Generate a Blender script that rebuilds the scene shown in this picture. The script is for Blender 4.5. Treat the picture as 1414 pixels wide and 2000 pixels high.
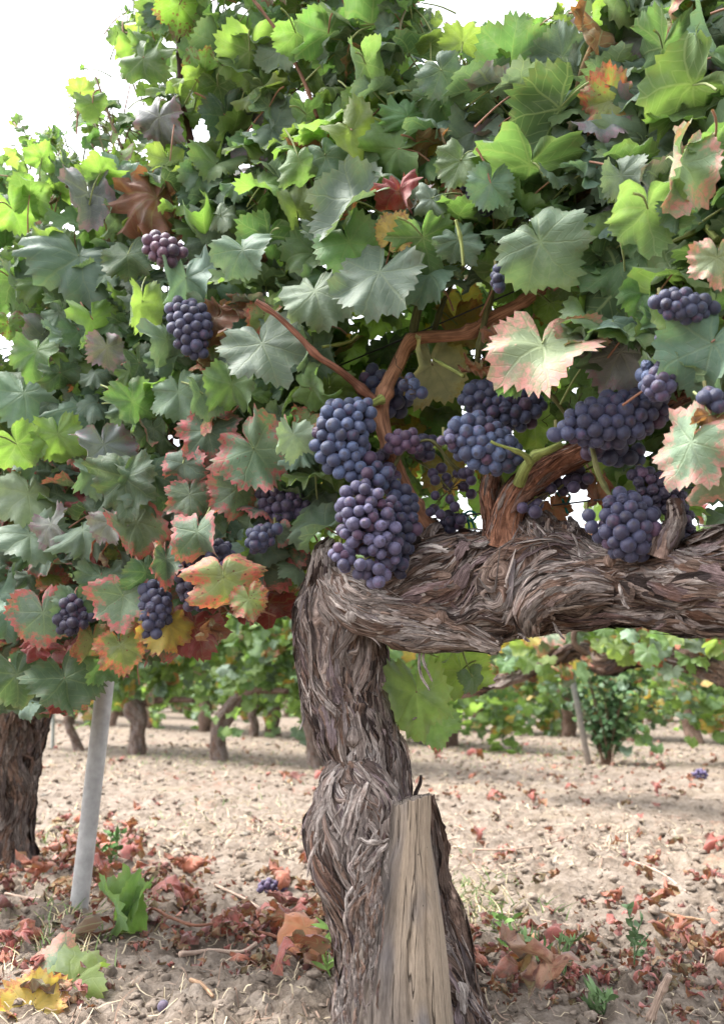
import bpy, math
import numpy as np
from mathutils import Vector

for o in list(bpy.data.objects):
    bpy.data.objects.remove(o)
SC = bpy.context.scene
COL = SC.collection

# ------------------------------------------------------------------ camera, world, sun, exposure
F = 1700.0                      # focal length in pixels of a 1414 x 2000 frame
H = 0.46                        # eye height above the soil
TH = math.atan(350.0 / F)       # camera looks slightly upward
cam_d = bpy.data.cameras.new("camera")
cam = bpy.data.objects.new("camera", cam_d)
COL.objects.link(cam)
cam.location = (0, 0, H)
cam.rotation_euler = (math.pi / 2 + TH, 0, 0)
cam_d.sensor_fit = 'VERTICAL'
cam_d.sensor_height = 36.0
cam_d.lens = 36.0 * F / 2000.0
cam_d.clip_start = 0.02
cam_d.clip_end = 1500
cam_d.dof.use_dof = True
cam_d.dof.focus_distance = 1.2
cam_d.dof.aperture_fstop = 6.3
SC.camera = cam

SUN_EL, SUN_ROT = 62.0, -80.0
world = bpy.data.worlds.new("World")
SC.world = world
world.use_nodes = True
wn = world.node_tree.nodes; wl = world.node_tree.links
wn.clear()
w_out = wn.new("ShaderNodeOutputWorld"); w_bg = wn.new("ShaderNodeBackground")
w_sky = wn.new("ShaderNodeTexSky"); w_hs = wn.new("ShaderNodeHueSaturation")
w_sky.sky_type = 'NISHITA'; w_sky.sun_disc = False
w_sky.sun_elevation = math.radians(SUN_EL); w_sky.sun_rotation = math.radians(SUN_ROT)
w_sky.air_density = 1.0; w_sky.dust_density = 4.0; w_sky.ozone_density = 1.0
w_hs.inputs['Saturation'].default_value = 0.22
w_bg.inputs['Strength'].default_value = 0.15
wl.new(w_sky.outputs[0], w_hs.inputs['Color']); wl.new(w_hs.outputs[0], w_bg.inputs[0]); wl.new(w_bg.outputs[0], w_out.inputs[0])

sun_d = bpy.data.lights.new("sun", 'SUN'); sun = bpy.data.objects.new("sun", sun_d); COL.objects.link(sun)
sun_d.energy = 1.5; sun_d.angle = math.radians(22); sun_d.color = (1.0, 0.96, 0.9)
_az = math.radians(SUN_ROT); _el = math.radians(SUN_EL)
_sd = Vector((math.sin(_az) * math.cos(_el), math.cos(_az) * math.cos(_el), math.sin(_el)))
sun.rotation_euler = (-_sd).to_track_quat('-Z', 'Y').to_euler()

SC.view_settings.view_transform = 'Standard'
SC.view_settings.look = 'None'
SC.view_settings.exposure = 2.28
SC.view_settings.gamma = 1.0
SC.render.engine = 'CYCLES'
SC.cycles.use_denoising = True
SC.cycles.max_bounces = 8
SC.cycles.transmission_bounces = 4

# ------------------------------------------------------------------ helpers
CT, ST = math.cos(TH), math.sin(TH)

def P(px, py, Y):
    """point at world depth Y seen at photo pixel px, py"""
    a = (px - 707.0) / F; b = (1000.0 - py) / F
    d = np.array([a, CT - b * ST, ST + b * CT]); d = d * (Y / d[1])
    return np.array([d[0], d[1], d[2] + H])

def Gd(px, py):
    a = (px - 707.0) / F; b = (1000.0 - py) / F
    d = np.array([a, CT - b * ST, ST + b * CT]); t = -H / d[2]
    p = d * t; return np.array([p[0], p[1], ground_z(p[0], p[1])])

def mpp(p):
    """metres per photo pixel at world point p"""
    return (p[1] * CT + (p[2] - H) * ST) / F

def _h(ix, iy, iz, s):
    h = (ix.astype(np.uint64) * np.uint64(374761393) + iy.astype(np.uint64) * np.uint64(668265263)
         + iz.astype(np.uint64) * np.uint64(2147483647) + np.uint64(s * 1013904223 + 7)) & np.uint64(0xffffffff)
    h = ((h ^ (h >> np.uint64(13))) * np.uint64(1274126177)) & np.uint64(0xffffffff)
    h = ((h ^ (h >> np.uint64(16))) * np.uint64(2246822519)) & np.uint64(0xffffffff)
    h = h ^ (h >> np.uint64(15))
    return (h & np.uint64(0xffff)).astype(np.float64) / 32767.5 - 1.0

def noise3(x, y, z, s=0):
    x, y, z = np.broadcast_arrays(np.asarray(x, float), np.asarray(y, float), np.asarray(z, float))
    x = x + 1000.3; y = y + 1000.7; z = z + 1000.1
    ix, iy, iz = np.floor(x), np.floor(y), np.floor(z)
    fx, fy, fz = x - ix, y - iy, z - iz
    ix, iy, iz = ix.astype(np.int64), iy.astype(np.int64), iz.astype(np.int64)
    u, v, w = fx * fx * (3 - 2 * fx), fy * fy * (3 - 2 * fy), fz * fz * (3 - 2 * fz)
    r = 0
    for dx in (0, 1):
        for dy in (0, 1):
            for dz in (0, 1):
                r = r + _h(ix + dx, iy + dy, iz + dz, s) * (u if dx else 1 - u) * (v if dy else 1 - v) * (w if dz else 1 - w)
    return r

def fbm(x, y, z, s=0, o=3):
    r = 0; a = 1.0; t = 0
    for k in range(o):
        r = r + a * noise3(x * 2 ** k, y * 2 ** k, z * 2 ** k, s + k); t += a; a *= 0.5
    return r / t

def catmull(pts, n):
    p = np.asarray(pts, float)
    if len(p) == 2:
        t = np.linspace(0, 1, n)[:, None]; return p[0] * (1 - t) + p[1] * t
    q = np.vstack([2 * p[0] - p[1], p, 2 * p[-1] - p[-2]])
    seg = np.linalg.norm(np.diff(p[:, :3], axis=0), axis=1); cum = np.concatenate([[0], np.cumsum(seg)])
    s = np.linspace(0, cum[-1], n); i = np.clip(np.searchsorted(cum, s, side='right') - 1, 0, len(p) - 2)
    t = ((s - cum[i]) / np.maximum(seg[i], 1e-9))[:, None]
    a, b, c, d = q[i], q[i + 1], q[i + 2], q[i + 3]
    return 0.5 * (2 * b + (c - a) * t + (2 * a - 5 * b + 4 * c - d) * t ** 2 + (3 * b - a - 3 * c + d) * t ** 3)

def unit(v):
    v = np.asarray(v, float); return v / np.maximum(np.linalg.norm(v, axis=-1, keepdims=True), 1e-12)

class Geo:
    def __init__(s):
        s.V, s.T, s.Q, s.L, s.C1, s.C2, s.PP, s.n = [], [], [], [], [], [], [], 0
    def add(s, V, T=None, Q=None, luv=None, c1=(.5, .5, .5), c2=None, pp=(0, 0, 0, 0)):
        V = np.asarray(V, float); n = len(V)
        s.V.append(V)
        if T is not None and len(T): s.T.append(np.asarray(T, np.int64) + s.n)
        if Q is not None and len(Q): s.Q.append(np.asarray(Q, np.int64) + s.n)
        s.L.append(np.zeros((n, 3)) if luv is None else np.asarray(luv, float))
        def col(c):
            c = np.asarray(c, float)
            if c.ndim == 1: c = np.tile(c, (n, 1))
            if c.shape[1] == 3: c = np.hstack([c, np.ones((n, 1))])
            return c
        s.C1.append(col(c1)); s.C2.append(col(c1 if c2 is None else c2)); s.PP.append(col(pp))
        s.n += n
    def mesh(s, name, mat, origin=(0, 0, 0), smooth=True):
        V = np.vstack(s.V) - np.asarray(origin, float)
        T = np.vstack(s.T) if s.T else np.zeros((0, 3), np.int64)
        Q = np.vstack(s.Q) if s.Q else np.zeros((0, 4), np.int64)
        me = bpy.data.meshes.new(name)
        me.vertices.add(len(V)); me.vertices.foreach_set('co', V.astype(np.float32).ravel())
        nl = T.size + Q.size
        me.loops.add(nl); me.loops.foreach_set('vertex_index', np.concatenate([T.ravel(), Q.ravel()]).astype(np.int32))
        npoly = len(T) + len(Q); me.polygons.add(npoly)
        st = np.concatenate([np.arange(len(T)) * 3, T.size + np.arange(len(Q)) * 4]).astype(np.int32)
        me.polygons.foreach_set('loop_start', st)
        try:
            me.polygons.foreach_set('loop_total', np.concatenate([np.full(len(T), 3), np.full(len(Q), 4)]).astype(np.int32))
        except Exception:
            pass
        me.polygons.foreach_set('use_smooth', np.full(npoly, bool(smooth)))
        a = me.attributes.new('luv', 'FLOAT_VECTOR', 'POINT'); a.data.foreach_set('vector', np.vstack(s.L).astype(np.float32).ravel())
        for nm, arr in (('c1', s.C1), ('c2', s.C2), ('pp', s.PP)):
            a = me.attributes.new(nm, 'FLOAT_COLOR', 'POINT'); a.data.foreach_set('color', np.vstack(arr).astype(np.float32).ravel())
        me.update(calc_edges=True)
        me.materials.append(mat)
        return me

WL = {}
def place(name, me, parent=None, origin=(0, 0, 0)):
    o = bpy.data.objects.new(name, me); COL.objects.link(o)
    og = np.asarray(origin, float)
    if parent is not None:
        o.parent = parent; o.location = og - WL[parent.name]
    else:
        o.location = og
    WL[o.name] = og
    return o

def tag(o, label=None, cat=None, group=None, kind=None):
    if label: o['label'] = label
    if cat: o['category'] = cat
    if group: o['group'] = group
    if kind: o['kind'] = kind
    return o

def empty(name, loc, label, cat, group=None):
    o = bpy.data.objects.new(name, None); COL.objects.link(o); o.location = loc; o.empty_display_size = .05
    WL[o.name] = np.asarray(loc, float)
    return tag(o, label, cat, group)

# ---- node helper
class NT:
    def __init__(s, name):
        s.m = bpy.data.materials.new(name); s.m.use_nodes = True
        s.t = s.m.node_tree; s.t.nodes.clear()
        s.out = s.t.nodes.new('ShaderNodeOutputMaterial')
    def n(s, typ, **kw):
        nd = s.t.nodes.new(typ)
        for k, v in kw.items():
            if k.startswith('_'): setattr(nd, k[1:], v)
        for k, v in kw.items():
            if not k.startswith('_'):
                key = int(k[1:]) if (k[0] == 'i' and k[1:].isdigit()) else k.replace('__', ' ')
                s.set(nd.inputs[key], v)
        return nd
    def set(s, inp, v):
        if isinstance(v, bpy.types.NodeSocket): s.t.links.new(v, inp)
        elif isinstance(v, bpy.types.Node): s.t.links.new(v.outputs[0], inp)
        else:
            if isinstance(v, (tuple, list)) and len(v) == 3 and inp.type == 'RGBA': v = (*v, 1)
            inp.default_value = v
    def math(s, op, a, b=0.0, c=0.0, clamp=False):
        nd = s.t.nodes.new('ShaderNodeMath'); nd.operation = op; nd.use_clamp = clamp
        s.set(nd.inputs[0], a); s.set(nd.inputs[1], b); s.set(nd.inputs[2], c); return nd.outputs[0]
    def mix(s, fac, a, b, blend='MIX'):
        nd = s.t.nodes.new('ShaderNodeMix'); nd.data_type = 'RGBA'; nd.blend_type = blend
        s.set(nd.inputs[0], fac); s.set(nd.inputs[6], a); s.set(nd.inputs[7], b); return nd.outputs[2]
    def ss(s, x, lo, hi):
        nd = s.t.nodes.new('ShaderNodeMapRange'); nd.interpolation_type = 'SMOOTHSTEP'
        s.set(nd.inputs[0], x); s.set(nd.inputs[1], lo); s.set(nd.inputs[2], hi); return nd.outputs[0]
    def attr(s, name):
        nd = s.t.nodes.new('ShaderNodeAttribute'); nd.attribute_name = name; return nd
    def noise(s, vec, scale, detail=3.0, rough=.55, dims='3D'):
        nd = s.t.nodes.new('ShaderNodeTexNoise'); nd.noise_dimensions = dims
        s.set(nd.inputs['Vector'], vec); s.set(nd.inputs['Scale'], scale); s.set(nd.inputs['Detail'], detail); s.set(nd.inputs['Roughness'], rough)
        return nd.outputs[0]
    def vmul(s, a, b):
        nd = s.t.nodes.new('ShaderNodeVectorMath'); nd.operation = 'MULTIPLY'; s.set(nd.inputs[0], a); s.set(nd.inputs[1], b); return nd.outputs[0]
    def vadd(s, a, b):
        nd = s.t.nodes.new('ShaderNodeVectorMath'); nd.operation = 'ADD'; s.set(nd.inputs[0], a); s.set(nd.inputs[1], b); return nd.outputs[0]
    def ramp(s, fac, stops):
        nd = s.t.nodes.new('ShaderNodeValToRGB'); s.set(nd.inputs[0], fac)
        e = nd.color_ramp.elements
        while len(e) < len(stops): e.new(0.5)
        for el, (p, c) in zip(e, stops): el.position = p; el.color = (*c, 1)
        return nd.outputs[0]
    def bump(s, h, dist, strength=1.0):
        nd = s.t.nodes.new('ShaderNodeBump'); s.set(nd.inputs['Height'], h); nd.inputs['Distance'].default_value = dist; nd.inputs['Strength'].default_value = strength
        return nd.outputs[0]
    def pbr(s, col, rough=.6, spec=.5, normal=None, **kw):
        nd = s.t.nodes.new('ShaderNodeBsdfPrincipled')
        s.set(nd.inputs['Base Color'], col); s.set(nd.inputs['Roughness'], rough); s.set(nd.inputs['Specular IOR Level'], spec)
        if normal is not None: s.set(nd.inputs['Normal'], normal)
        for k, v in kw.items(): s.set(nd.inputs[k.replace('_', ' ')], v)
        return nd.outputs[0]
    def done(s, sh):
        s.t.links.new(sh, s.out.inputs[0]); return s.m

def leaf_material():
    t = NT('vine_leaf')
    luv = t.attr('luv').outputs['Vector']; c1 = t.attr('c1').outputs['Color']; c2 = t.attr('c2').outputs['Color']
    pa = t.attr('pp'); sp = t.n('ShaderNodeSeparateColor', Color=pa.outputs['Color'])
    rim, spots, seed = sp.outputs[0], sp.outputs[1], sp.outputs[2]; trn = pa.outputs['Alpha']
    sx = t.n('ShaderNodeSeparateXYZ', Vector=luv); x, y, edge = sx.outputs[0], sx.outputs[1], sx.outputs[2]
    off = t.n('ShaderNodeCombineXYZ', X=t.math('MULTIPLY', seed, 37.0), Y=t.math('MULTIPLY', seed, 91.0), Z=0.0)
    nv = t.vadd(t.n('ShaderNodeCombineXYZ', X=x, Y=y, Z=0.0), off.outputs[0])
    ang = t.math('ARCTAN2', x, y)
    wob = t.math('MULTIPLY', t.math('SUBTRACT', t.noise(nv, 3.0, 1.0), .5), .25)
    ang = t.math('ADD', ang, wob)
    per = math.radians(52)
    al = t.math('SUBTRACT', t.math('FLOORED_MODULO', t.math('ADD', ang, per / 2), per), per / 2)
    r = t.math('SQRT', t.math('ADD', t.math('MULTIPLY', x, x), t.math('MULTIPLY', y, y)))
    along = t.math('MULTIPLY', r, t.math('COSINE', al)); across = t.math('ABSOLUTE', t.math('MULTIPLY', r, t.math('SINE', al)))
    vw = t.math('SUBTRACT', .030, t.math('MULTIPLY', r, .018))
    v1 = t.math('SUBTRACT', 1.0, t.ss(across, t.math('MULTIPLY', vw, .3), vw))
    s2 = t.math('FRACT', t.math('MULTIPLY', t.math('SUBTRACT', along, t.math('MULTIPLY', across, .75)), 6.5))
    d2 = t.math('ABSOLUTE', t.math('SUBTRACT', s2, .5))
    v2 = t.math('MULTIPLY', t.math('SUBTRACT', 1.0, t.ss(d2, .02, .10)), .6)
    vein = t.math('MAXIMUM', v1, v2)
    nz = t.noise(nv, 2.3, 4.0, .6); nz2 = t.noise(nv, 9.0, 3.0, .6)
    col = t.mix(1.0, c1, t.ramp(nz, [(.25, (.68, .72, .70)), (.75, (1.25, 1.2, 1.15))]), 'MULTIPLY')
    tt = t.math('ADD', edge, t.math('ADD', t.math('MULTIPLY', t.math('SUBTRACT', nz, .5), 1.5), t.math('MULTIPLY', t.math('SUBTRACT', nz2, .5), .8)))
    lo = t.math('SUBTRACT', 1.0, rim)
    rm = t.math('MULTIPLY', t.ss(tt, lo, t.math('ADD', lo, .30)), t.math('GREATER_THAN', rim, .01))
    rm = t.math('MULTIPLY', rm, t.math('ADD', .2, t.math('MULTIPLY', t.ss(t.noise(nv, 6.0, 5.0, .75), .40, .56), .8)))
    rm = t.math('MULTIPLY', rm, t.math('SUBTRACT', 1.0, t.math('MULTIPLY', vein, .55)))
    col = t.mix(rm, col, c2)
    brn = t.math('MULTIPLY', t.math('MULTIPLY', t.ss(t.math('ADD', tt, t.math('MULTIPLY', nz2, .5)), 1.05, 1.3), spots), 1.5, 0, True)
    col = t.mix(brn, col, (.14, .065, .035))
    res = t.noise(nv, 1.7, 5.0, .65)
    col = t.mix(t.math('MULTIPLY', t.ss(res, .50, .68), .26), col, (.20, .235, .225))
    # small brown necrotic specks
    vo = t.n('ShaderNodeTexVoronoi', Vector=nv, Scale=7.0); vo2 = t.noise(nv, 4.0, 2.0)
    spm = t.math('MULTIPLY', t.math('LESS_THAN', vo.outputs['Distance'], t.math('MULTIPLY', spots, .42)), t.math('GREATER_THAN', vo2, .5))
    col = t.mix(t.math('MULTIPLY', spm, .85), col, (.13, .045, .03))
    col = t.mix(t.math('MULTIPLY', vein, .20), col, t.mix(.5, col, (.42, .48, .2)))
    geo = t.n('ShaderNodeNewGeometry')
    back = geo.outputs['Backfacing']
    bcol = t.mix(.30, col, (.17, .26, .12))
    bcol = t.mix(t.math('MULTIPLY', vein, .45), bcol, (.34, .42, .2))
    fcol = t.mix(back, col, bcol)
    hgt = t.math('ADD', t.math('MULTIPLY', vein, -.35), t.math('MULTIPLY', nz2, .8))
    nrm = t.bump(hgt, .0016, .8)
    dust = t.noise(nv, 1.4, 3.0, .6)
    pb = t.pbr(fcol, t.mix(back, (.60,) * 3, (.85,) * 3), t.math('MULTIPLY', t.math('SUBTRACT', 1.0, t.math('MULTIPLY', back, .7)), .42), nrm,
               Sheen_Weight=.12, Sheen_Roughness=.6, Sheen_Tint=(.8, .9, 1.0, 1))
    tcol = t.mix(1.0, col, (1.75, 1.85, 1.05), 'MULTIPLY')
    tcol = t.mix(t.math('MULTIPLY', vein, .35), tcol, t.mix(.5, tcol, (.05, .09, .02)))
    tr = t.n('ShaderNodeBsdfTranslucent', Color=tcol)
    ms = t.n('ShaderNodeMixShader', i0=trn, i1=pb, i2=tr)
    return t.done(ms.outputs[0])

def bark_material(name='old_vine_bark'):
    t = NT(name)
    luv = t.attr('luv').outputs['Vector']; c1 = t.attr('c1').outputs['Color']
    f1 = t.noise(t.vmul(luv, (520, 34, 1)), 1.0, 4.0, .65)
    f2 = t.noise(t.vmul(luv, (150, 12, 1)), 1.0, 4.0, .6)
    f3 = t.noise(t.vmul(luv, (24, 14, 1)), 1.0, 3.0, .6)
    f4 = t.noise(t.vmul(luv, (1400, 160, 1)), 1.0, 3.0, .6)
    col = t.mix(1.0, c1, t.ramp(f1, [(.34, (.34, .30, .29)), (.5, (.98, .97, .97)), (.68, (1.75, 1.74, 1.74))]), 'MULTIPLY')
    col = t.mix(1.0, col, t.ramp(f2, [(.34, (.55, .51, .50)), (.6, (1.25, 1.24, 1.24))]), 'MULTIPLY')
    col = t.mix(t.math('MULTIPLY', t.ss(f3, .52, .68), .5), col, (.17, .085, .055))
    col = t.mix(t.math('MULTIPLY', t.ss(t.noise(t.vmul(luv, (18, 9, 1)), 1.0, 2.0), .56, .7), .35), col, (.19, .16, .18))
    hgt = t.math('ADD', t.math('ADD', f1, t.math('MULTIPLY', f2, 1.2)), t.math('MULTIPLY', f4, .35))
    f5 = t.noise(t.vmul(luv, (260, 90, 1)), 1.0, 5.0, .75)
    col = t.mix(1.0, col, t.ramp(f5, [(.36, (.66, .64, .63)), (.62, (1.28, 1.28, 1.28))]), 'MULTIPLY')
    hgt = t.math('ADD', hgt, t.math('MULTIPLY', f5, 1.1))
    return t.done(t.pbr(col, .92, .15, t.bump(hgt, .0042, 1.0)))

def stub_material():
    t = NT('weathered_dead_wood')
    luv = t.attr('luv').outputs['Vector']; c1 = t.attr('c1').outputs['Color']
    f1 = t.noise(t.vmul(luv, (260, 9, 1)), 1.0, 4.0, .6)
    f2 = t.noise(t.vmul(luv, (40, 5, 1)), 1.0, 3.0, .6)
    f3 = t.noise(t.vmul(luv, (16, 6, 1)), 1.0, 2.0, .5)
    col = t.mix(1.0, c1, t.ramp(f1, [(.3, (.86, .85, .85)), (.7, (1.1, 1.1, 1.1))]), 'MULTIPLY')
    col = t.mix(t.math('MULTIPLY', t.ss(f3, .5, .68), .8), col, (.15, .14, .145))
    f6 = t.noise(t.vmul(luv, (700, 60, 1)), 1.0, 4.0, .7)
    col = t.mix(1.0, col, t.ramp(f6, [(.35, (.75, .74, .73)), (.6, (1.12, 1.12, 1.12))]), 'MULTIPLY')
    crack = t.math('ABSOLUTE', t.math('SUBTRACT', t.noise(t.vmul(luv, (38, 1.6, 1)), 1.0, 3.0, .7), .5))
    cm = t.math('SUBTRACT', 1.0, t.ss(crack, .001, .008))
    col = t.mix(t.math('MULTIPLY', cm, .8), col, (.05, .038, .03))
    vo = t.n('ShaderNodeTexVoronoi', Vector=t.vmul(luv, (55, 40, 1)), Scale=1.0)
    hole = t.math('LESS_THAN', vo.outputs['Distance'], .055)
    col = t.mix(hole, col, (.03, .02, .015))
    hgt = t.math('ADD', t.math('MULTIPLY', f1, .5), t.math('MULTIPLY', cm, -1.6))
    return t.done(t.pbr(col, .85, .2, t.bump(hgt, .003, 1.0)))

def cane_material():
    t = NT('cane_wood')
    luv = t.attr('luv').outputs['Vector']; c1 = t.attr('c1').outputs['Color']
    f1 = t.noise(t.vmul(luv, (520, 14, 1)), 1.0, 5.0, .7)
    f2 = t.noise(t.vmul(luv, (90, 26, 1)), 1.0, 3.0, .6)
    col = t.mix(1.0, c1, t.ramp(f1, [(.36, (.42, .36, .34)), (.64, (1.35, 1.32, 1.3))]), 'MULTIPLY')
    col = t.mix(1.0, col, t.ramp(f2, [(.34, (.6, .56, .54)), (.64, (1.25, 1.25, 1.25))]), 'MULTIPLY')
    return t.done(t.pbr(col, .72, .3, t.bump(t.math('ADD', f1, t.math('MULTIPLY', f2, .6)), .0012, .9)))

def simple_material(name, rough=.7, spec=.3, scale=60, var=.35, bump=.001, **kw):
    t = NT(name)
    c1 = t.attr('c1').outputs['Color']
    tc = t.n('ShaderNodeTexCoord').outputs['Object']
    f = t.noise(tc, scale, 4.0, .6)
    col = t.mix(1.0, c1, t.ramp(f, [(.3, (1 - var,) * 3), (.7, (1 + var,) * 3)]), 'MULTIPLY')
    return t.done(t.pbr(col, rough, spec, t.bump(f, bump, .8), **kw))

def grape_material():
    t = NT('grape_skin')
    oi = t.n('ShaderNodeObjectInfo'); tc = t.n('ShaderNodeTexCoord').outputs['Object']
    off = t.n('ShaderNodeCombineXYZ', X=t.math('MULTIPLY', oi.outputs['Random'], 50.0), Y=0.0, Z=t.math('MULTIPLY', oi.outputs['Random'], 23.0))
    v = t.vadd(tc, off.outputs[0])
    nz = t.noise(v, 1.3, 4.0, .65); nf = t.noise(v, 5.0, 4.0, .7)
    bloomc = oi.outputs['Color']
    skin = t.mix(.78, bloomc, (.018, .008, .03))
    m = t.math('ADD', t.math('MULTIPLY', t.ss(nz, .28, .62), .75), t.math('MULTIPLY', t.ss(nf, .35, .7), .25))
    m = t.math('MULTIPLY', m, t.math('ADD', .55, t.math('MULTIPLY', oi.outputs['Random'], .5)), 0, True)
    col = t.mix(m, skin, bloomc)
    # red flush on some berries
    fl = t.math('MULTIPLY', t.ss(t.noise(v, .8, 1.0), .52, .68), t.math('GREATER_THAN', t.math('FRACT', t.math('MULTIPLY', oi.outputs['Random'], 17.0)), .6))
    col = t.mix(t.math('MULTIPLY', fl, .35), col, (.12, .04, .08))
    sp = t.n('ShaderNodeSeparateXYZ', Vector=tc)
    scar = t.math('MULTIPLY', t.ss(sp.outputs[2], .992, .999), .6)
    col = t.mix(scar, col, (.03, .022, .025))
    # rubbed patches where the bloom is gone
    rub = t.ss(t.noise(v, 2.6, 3.0, .6), .60, .66)
    col = t.mix(t.math('MULTIPLY', rub, .75), col, skin)
    rough = t.math('ADD', .34, t.math('MULTIPLY', m, .28))
    return t.done(t.pbr(col, rough, .45, t.bump(nf, .03, .25), Sheen_Weight=.25, Sheen_Roughness=.5, Sheen_Tint=(.6, .7, 1, 1)))

def soil_material():
    t = NT('dry_vineyard_soil')
    tc = t.n('ShaderNodeNewGeometry').outputs['Position']
    a = t.noise(tc, 1.3, 5.0, .6); b = t.noise(tc, 14.0, 5.0, .65); c = t.noise(tc, 120.0, 4.0, .7)
    col = t.ramp(b, [(.32, (.095, .073, .056)), (.5, (.178, .145, .117)), (.68, (.240, .203, .170))])
    col = t.mix(t.math('MULTIPLY', t.ss(a, .5, .7), .5), col, (.25, .20, .14))
    red = t.math('MULTIPLY', t.ss(t.noise(tc, 2.2, 4.0, .7), .56, .66), t.ss(t.noise(tc, 45.0, 3.0, .7), .5, .6))
    col = t.mix(t.math('MULTIPLY', red, .55), col, (.30, .12, .08))
    col = t.mix(1.0, col, t.ramp(c, [(.3, (.75, .74, .73)), (.7, (1.2, 1.2, 1.2))]), 'MULTIPLY')
    vo = t.n('ShaderNodeTexVoronoi', Vector=tc, Scale=55.0)
    h = t.math('ADD', t.math('MULTIPLY', b, 1.0), t.math('ADD', t.math('MULTIPLY', c, .35), t.math('MULTIPLY', vo.outputs['Distance'], .5)))
    return t.done(t.pbr(col, .95, .12, t.bump(h, .012, 1.0)))

M_LEAF = leaf_material(); M_BARK = bark_material(); M_STUB = stub_material(); M_CANE = cane_material()
M_GRAPE = grape_material(); M_SOIL = soil_material()
M_CLOD = simple_material('soil_clod', .95, .1, 130, .3, .006)
M_STRAW = simple_material('dry_straw', .8, .2, 25, .25, .0005)
M_DEAD = simple_material('dead_leaf', .75, .25, 45, .35, .002)
M_METAL = simple_material('galvanised_steel', .6, .4, 38, .22, .0012, Metallic=.2)
M_PLASTIC = simple_material('tie_plastic', .45, .4, 20, .1, .0002)
M_GREEN = simple_material('weed_green', .6, .35, 30, .25, .0006)

# ------------------------------------------------------------------ ground
def ground_z(x, y):
    x = np.asarray(x, float); y = np.asarray(y, float)
    z = .020 * fbm(x * .9, y * .9, 0 * x, 3, 2)
    near = 1.0 / (1 + (y / 9.0) ** 2)
    z = z + near * .012 * fbm(x * 7, y * 7, 0 * x, 9, 3)
    rg = 1 - np.abs(fbm(x * 26, y * 26, 0 * x, 17, 3)) * 2.4
    z = z + near * .013 * rg + near * .008 * fbm(x * 70, y * 70, 0 * x, 27, 3)
    lump_ = np.clip(noise3(x * 38, y * 38, 0 * x, 33) - .15, 0, 1) * (noise3(x * 3.1, y * 3.1, 0 * x, 35) > -.3)
    z = z + near * .026 * lump_
    return z

def build_ground():
    ny, nx = 620, 520
    ys = np.concatenate([np.linspace(-3, .8, 40, endpoint=False), .8 * (600 / .8) ** np.linspace(0, 1, ny - 40) ** 1.0])
    u = np.linspace(-1, 1, nx)
    X = np.zeros((ny, nx)); Y = np.zeros((ny, nx))
    for i, yy in enumerate(ys):
        w = 1.2 + .62 * max(yy, 0); W = w + 60 * max(0, 1)
        xx = np.sign(u) * (np.minimum(np.abs(u) / .88, 1) * w + np.clip((np.abs(u) - .88) / .12, 0, 1) ** 3 * 600)
        X[i] = xx; Y[i] = yy
    Z = ground_z(X, Y)
    V = np.stack([X, Y, Z], -1).reshape(-1, 3)
    idx = np.arange(ny * nx).reshape(ny, nx)
    Q = np.stack([idx[:-1, :-1], idx[:-1, 1:], idx[1:, 1:], idx[1:, :-1]], -1).reshape(-1, 4)
    g = Geo(); g.add(V, Q=Q)
    tag(place('ground', g.mesh('ground', M_SOIL)), kind='structure')
build_ground()

def ico():
    t = (1 + 5 ** .5) / 2
    v = unit(np.array([[-1, t, 0], [1, t, 0], [-1, -t, 0], [1, -t, 0], [0, -1, t], [0, 1, t], [0, -1, -t], [0, 1, -t], [t, 0, -1], [t, 0, 1], [-t, 0, -1], [-t, 0, 1]], float))
    f = np.array([[0, 11, 5], [0, 5, 1], [0, 1, 7], [0, 7, 10], [0, 10, 11], [1, 5, 9], [5, 11, 4], [11, 10, 2], [10, 7, 6], [7, 1, 8], [3, 9, 4], [3, 4, 2], [3, 2, 6], [3, 6, 8], [3, 8, 9], [4, 9, 5], [2, 4, 11], [6, 2, 10], [8, 6, 7], [9, 8, 1]])
    return v, f
def subdiv(v, f):
    v = list(map(tuple, v)); cache = {}; out = []
    def mid(a, b):
        k = (min(a, b), max(a, b))
        if k not in cache:
            p = unit((np.array(v[a]) + np.array(v[b])) / 2); cache[k] = len(v); v.append(tuple(p))
        return cache[k]
    for a, b, c in f:
        ab, bc, ca = mid(a, b), mid(b, c), mid(c, a)
        out += [[a, ab, ca], [b, bc, ab], [c, ca, bc], [ab, bc, ca]]
    return np.array(v), np.array(out)
ICO0 = ico(); ICO1 = subdiv(*ICO0); ICO2 = subdiv(*ICO1); ICO3 = subdiv(*ICO2)

def vis_ground_points(rng, n, ymin, ymax, power=1.0, spread=.50):
    """random soil points inside the camera's fan, denser near"""
    y = ymin * (ymax / ymin) ** (rng.random(n) ** power)
    x = (rng.random(n) * 2 - 1) * (spread * y + .15)
    return x, y

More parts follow.
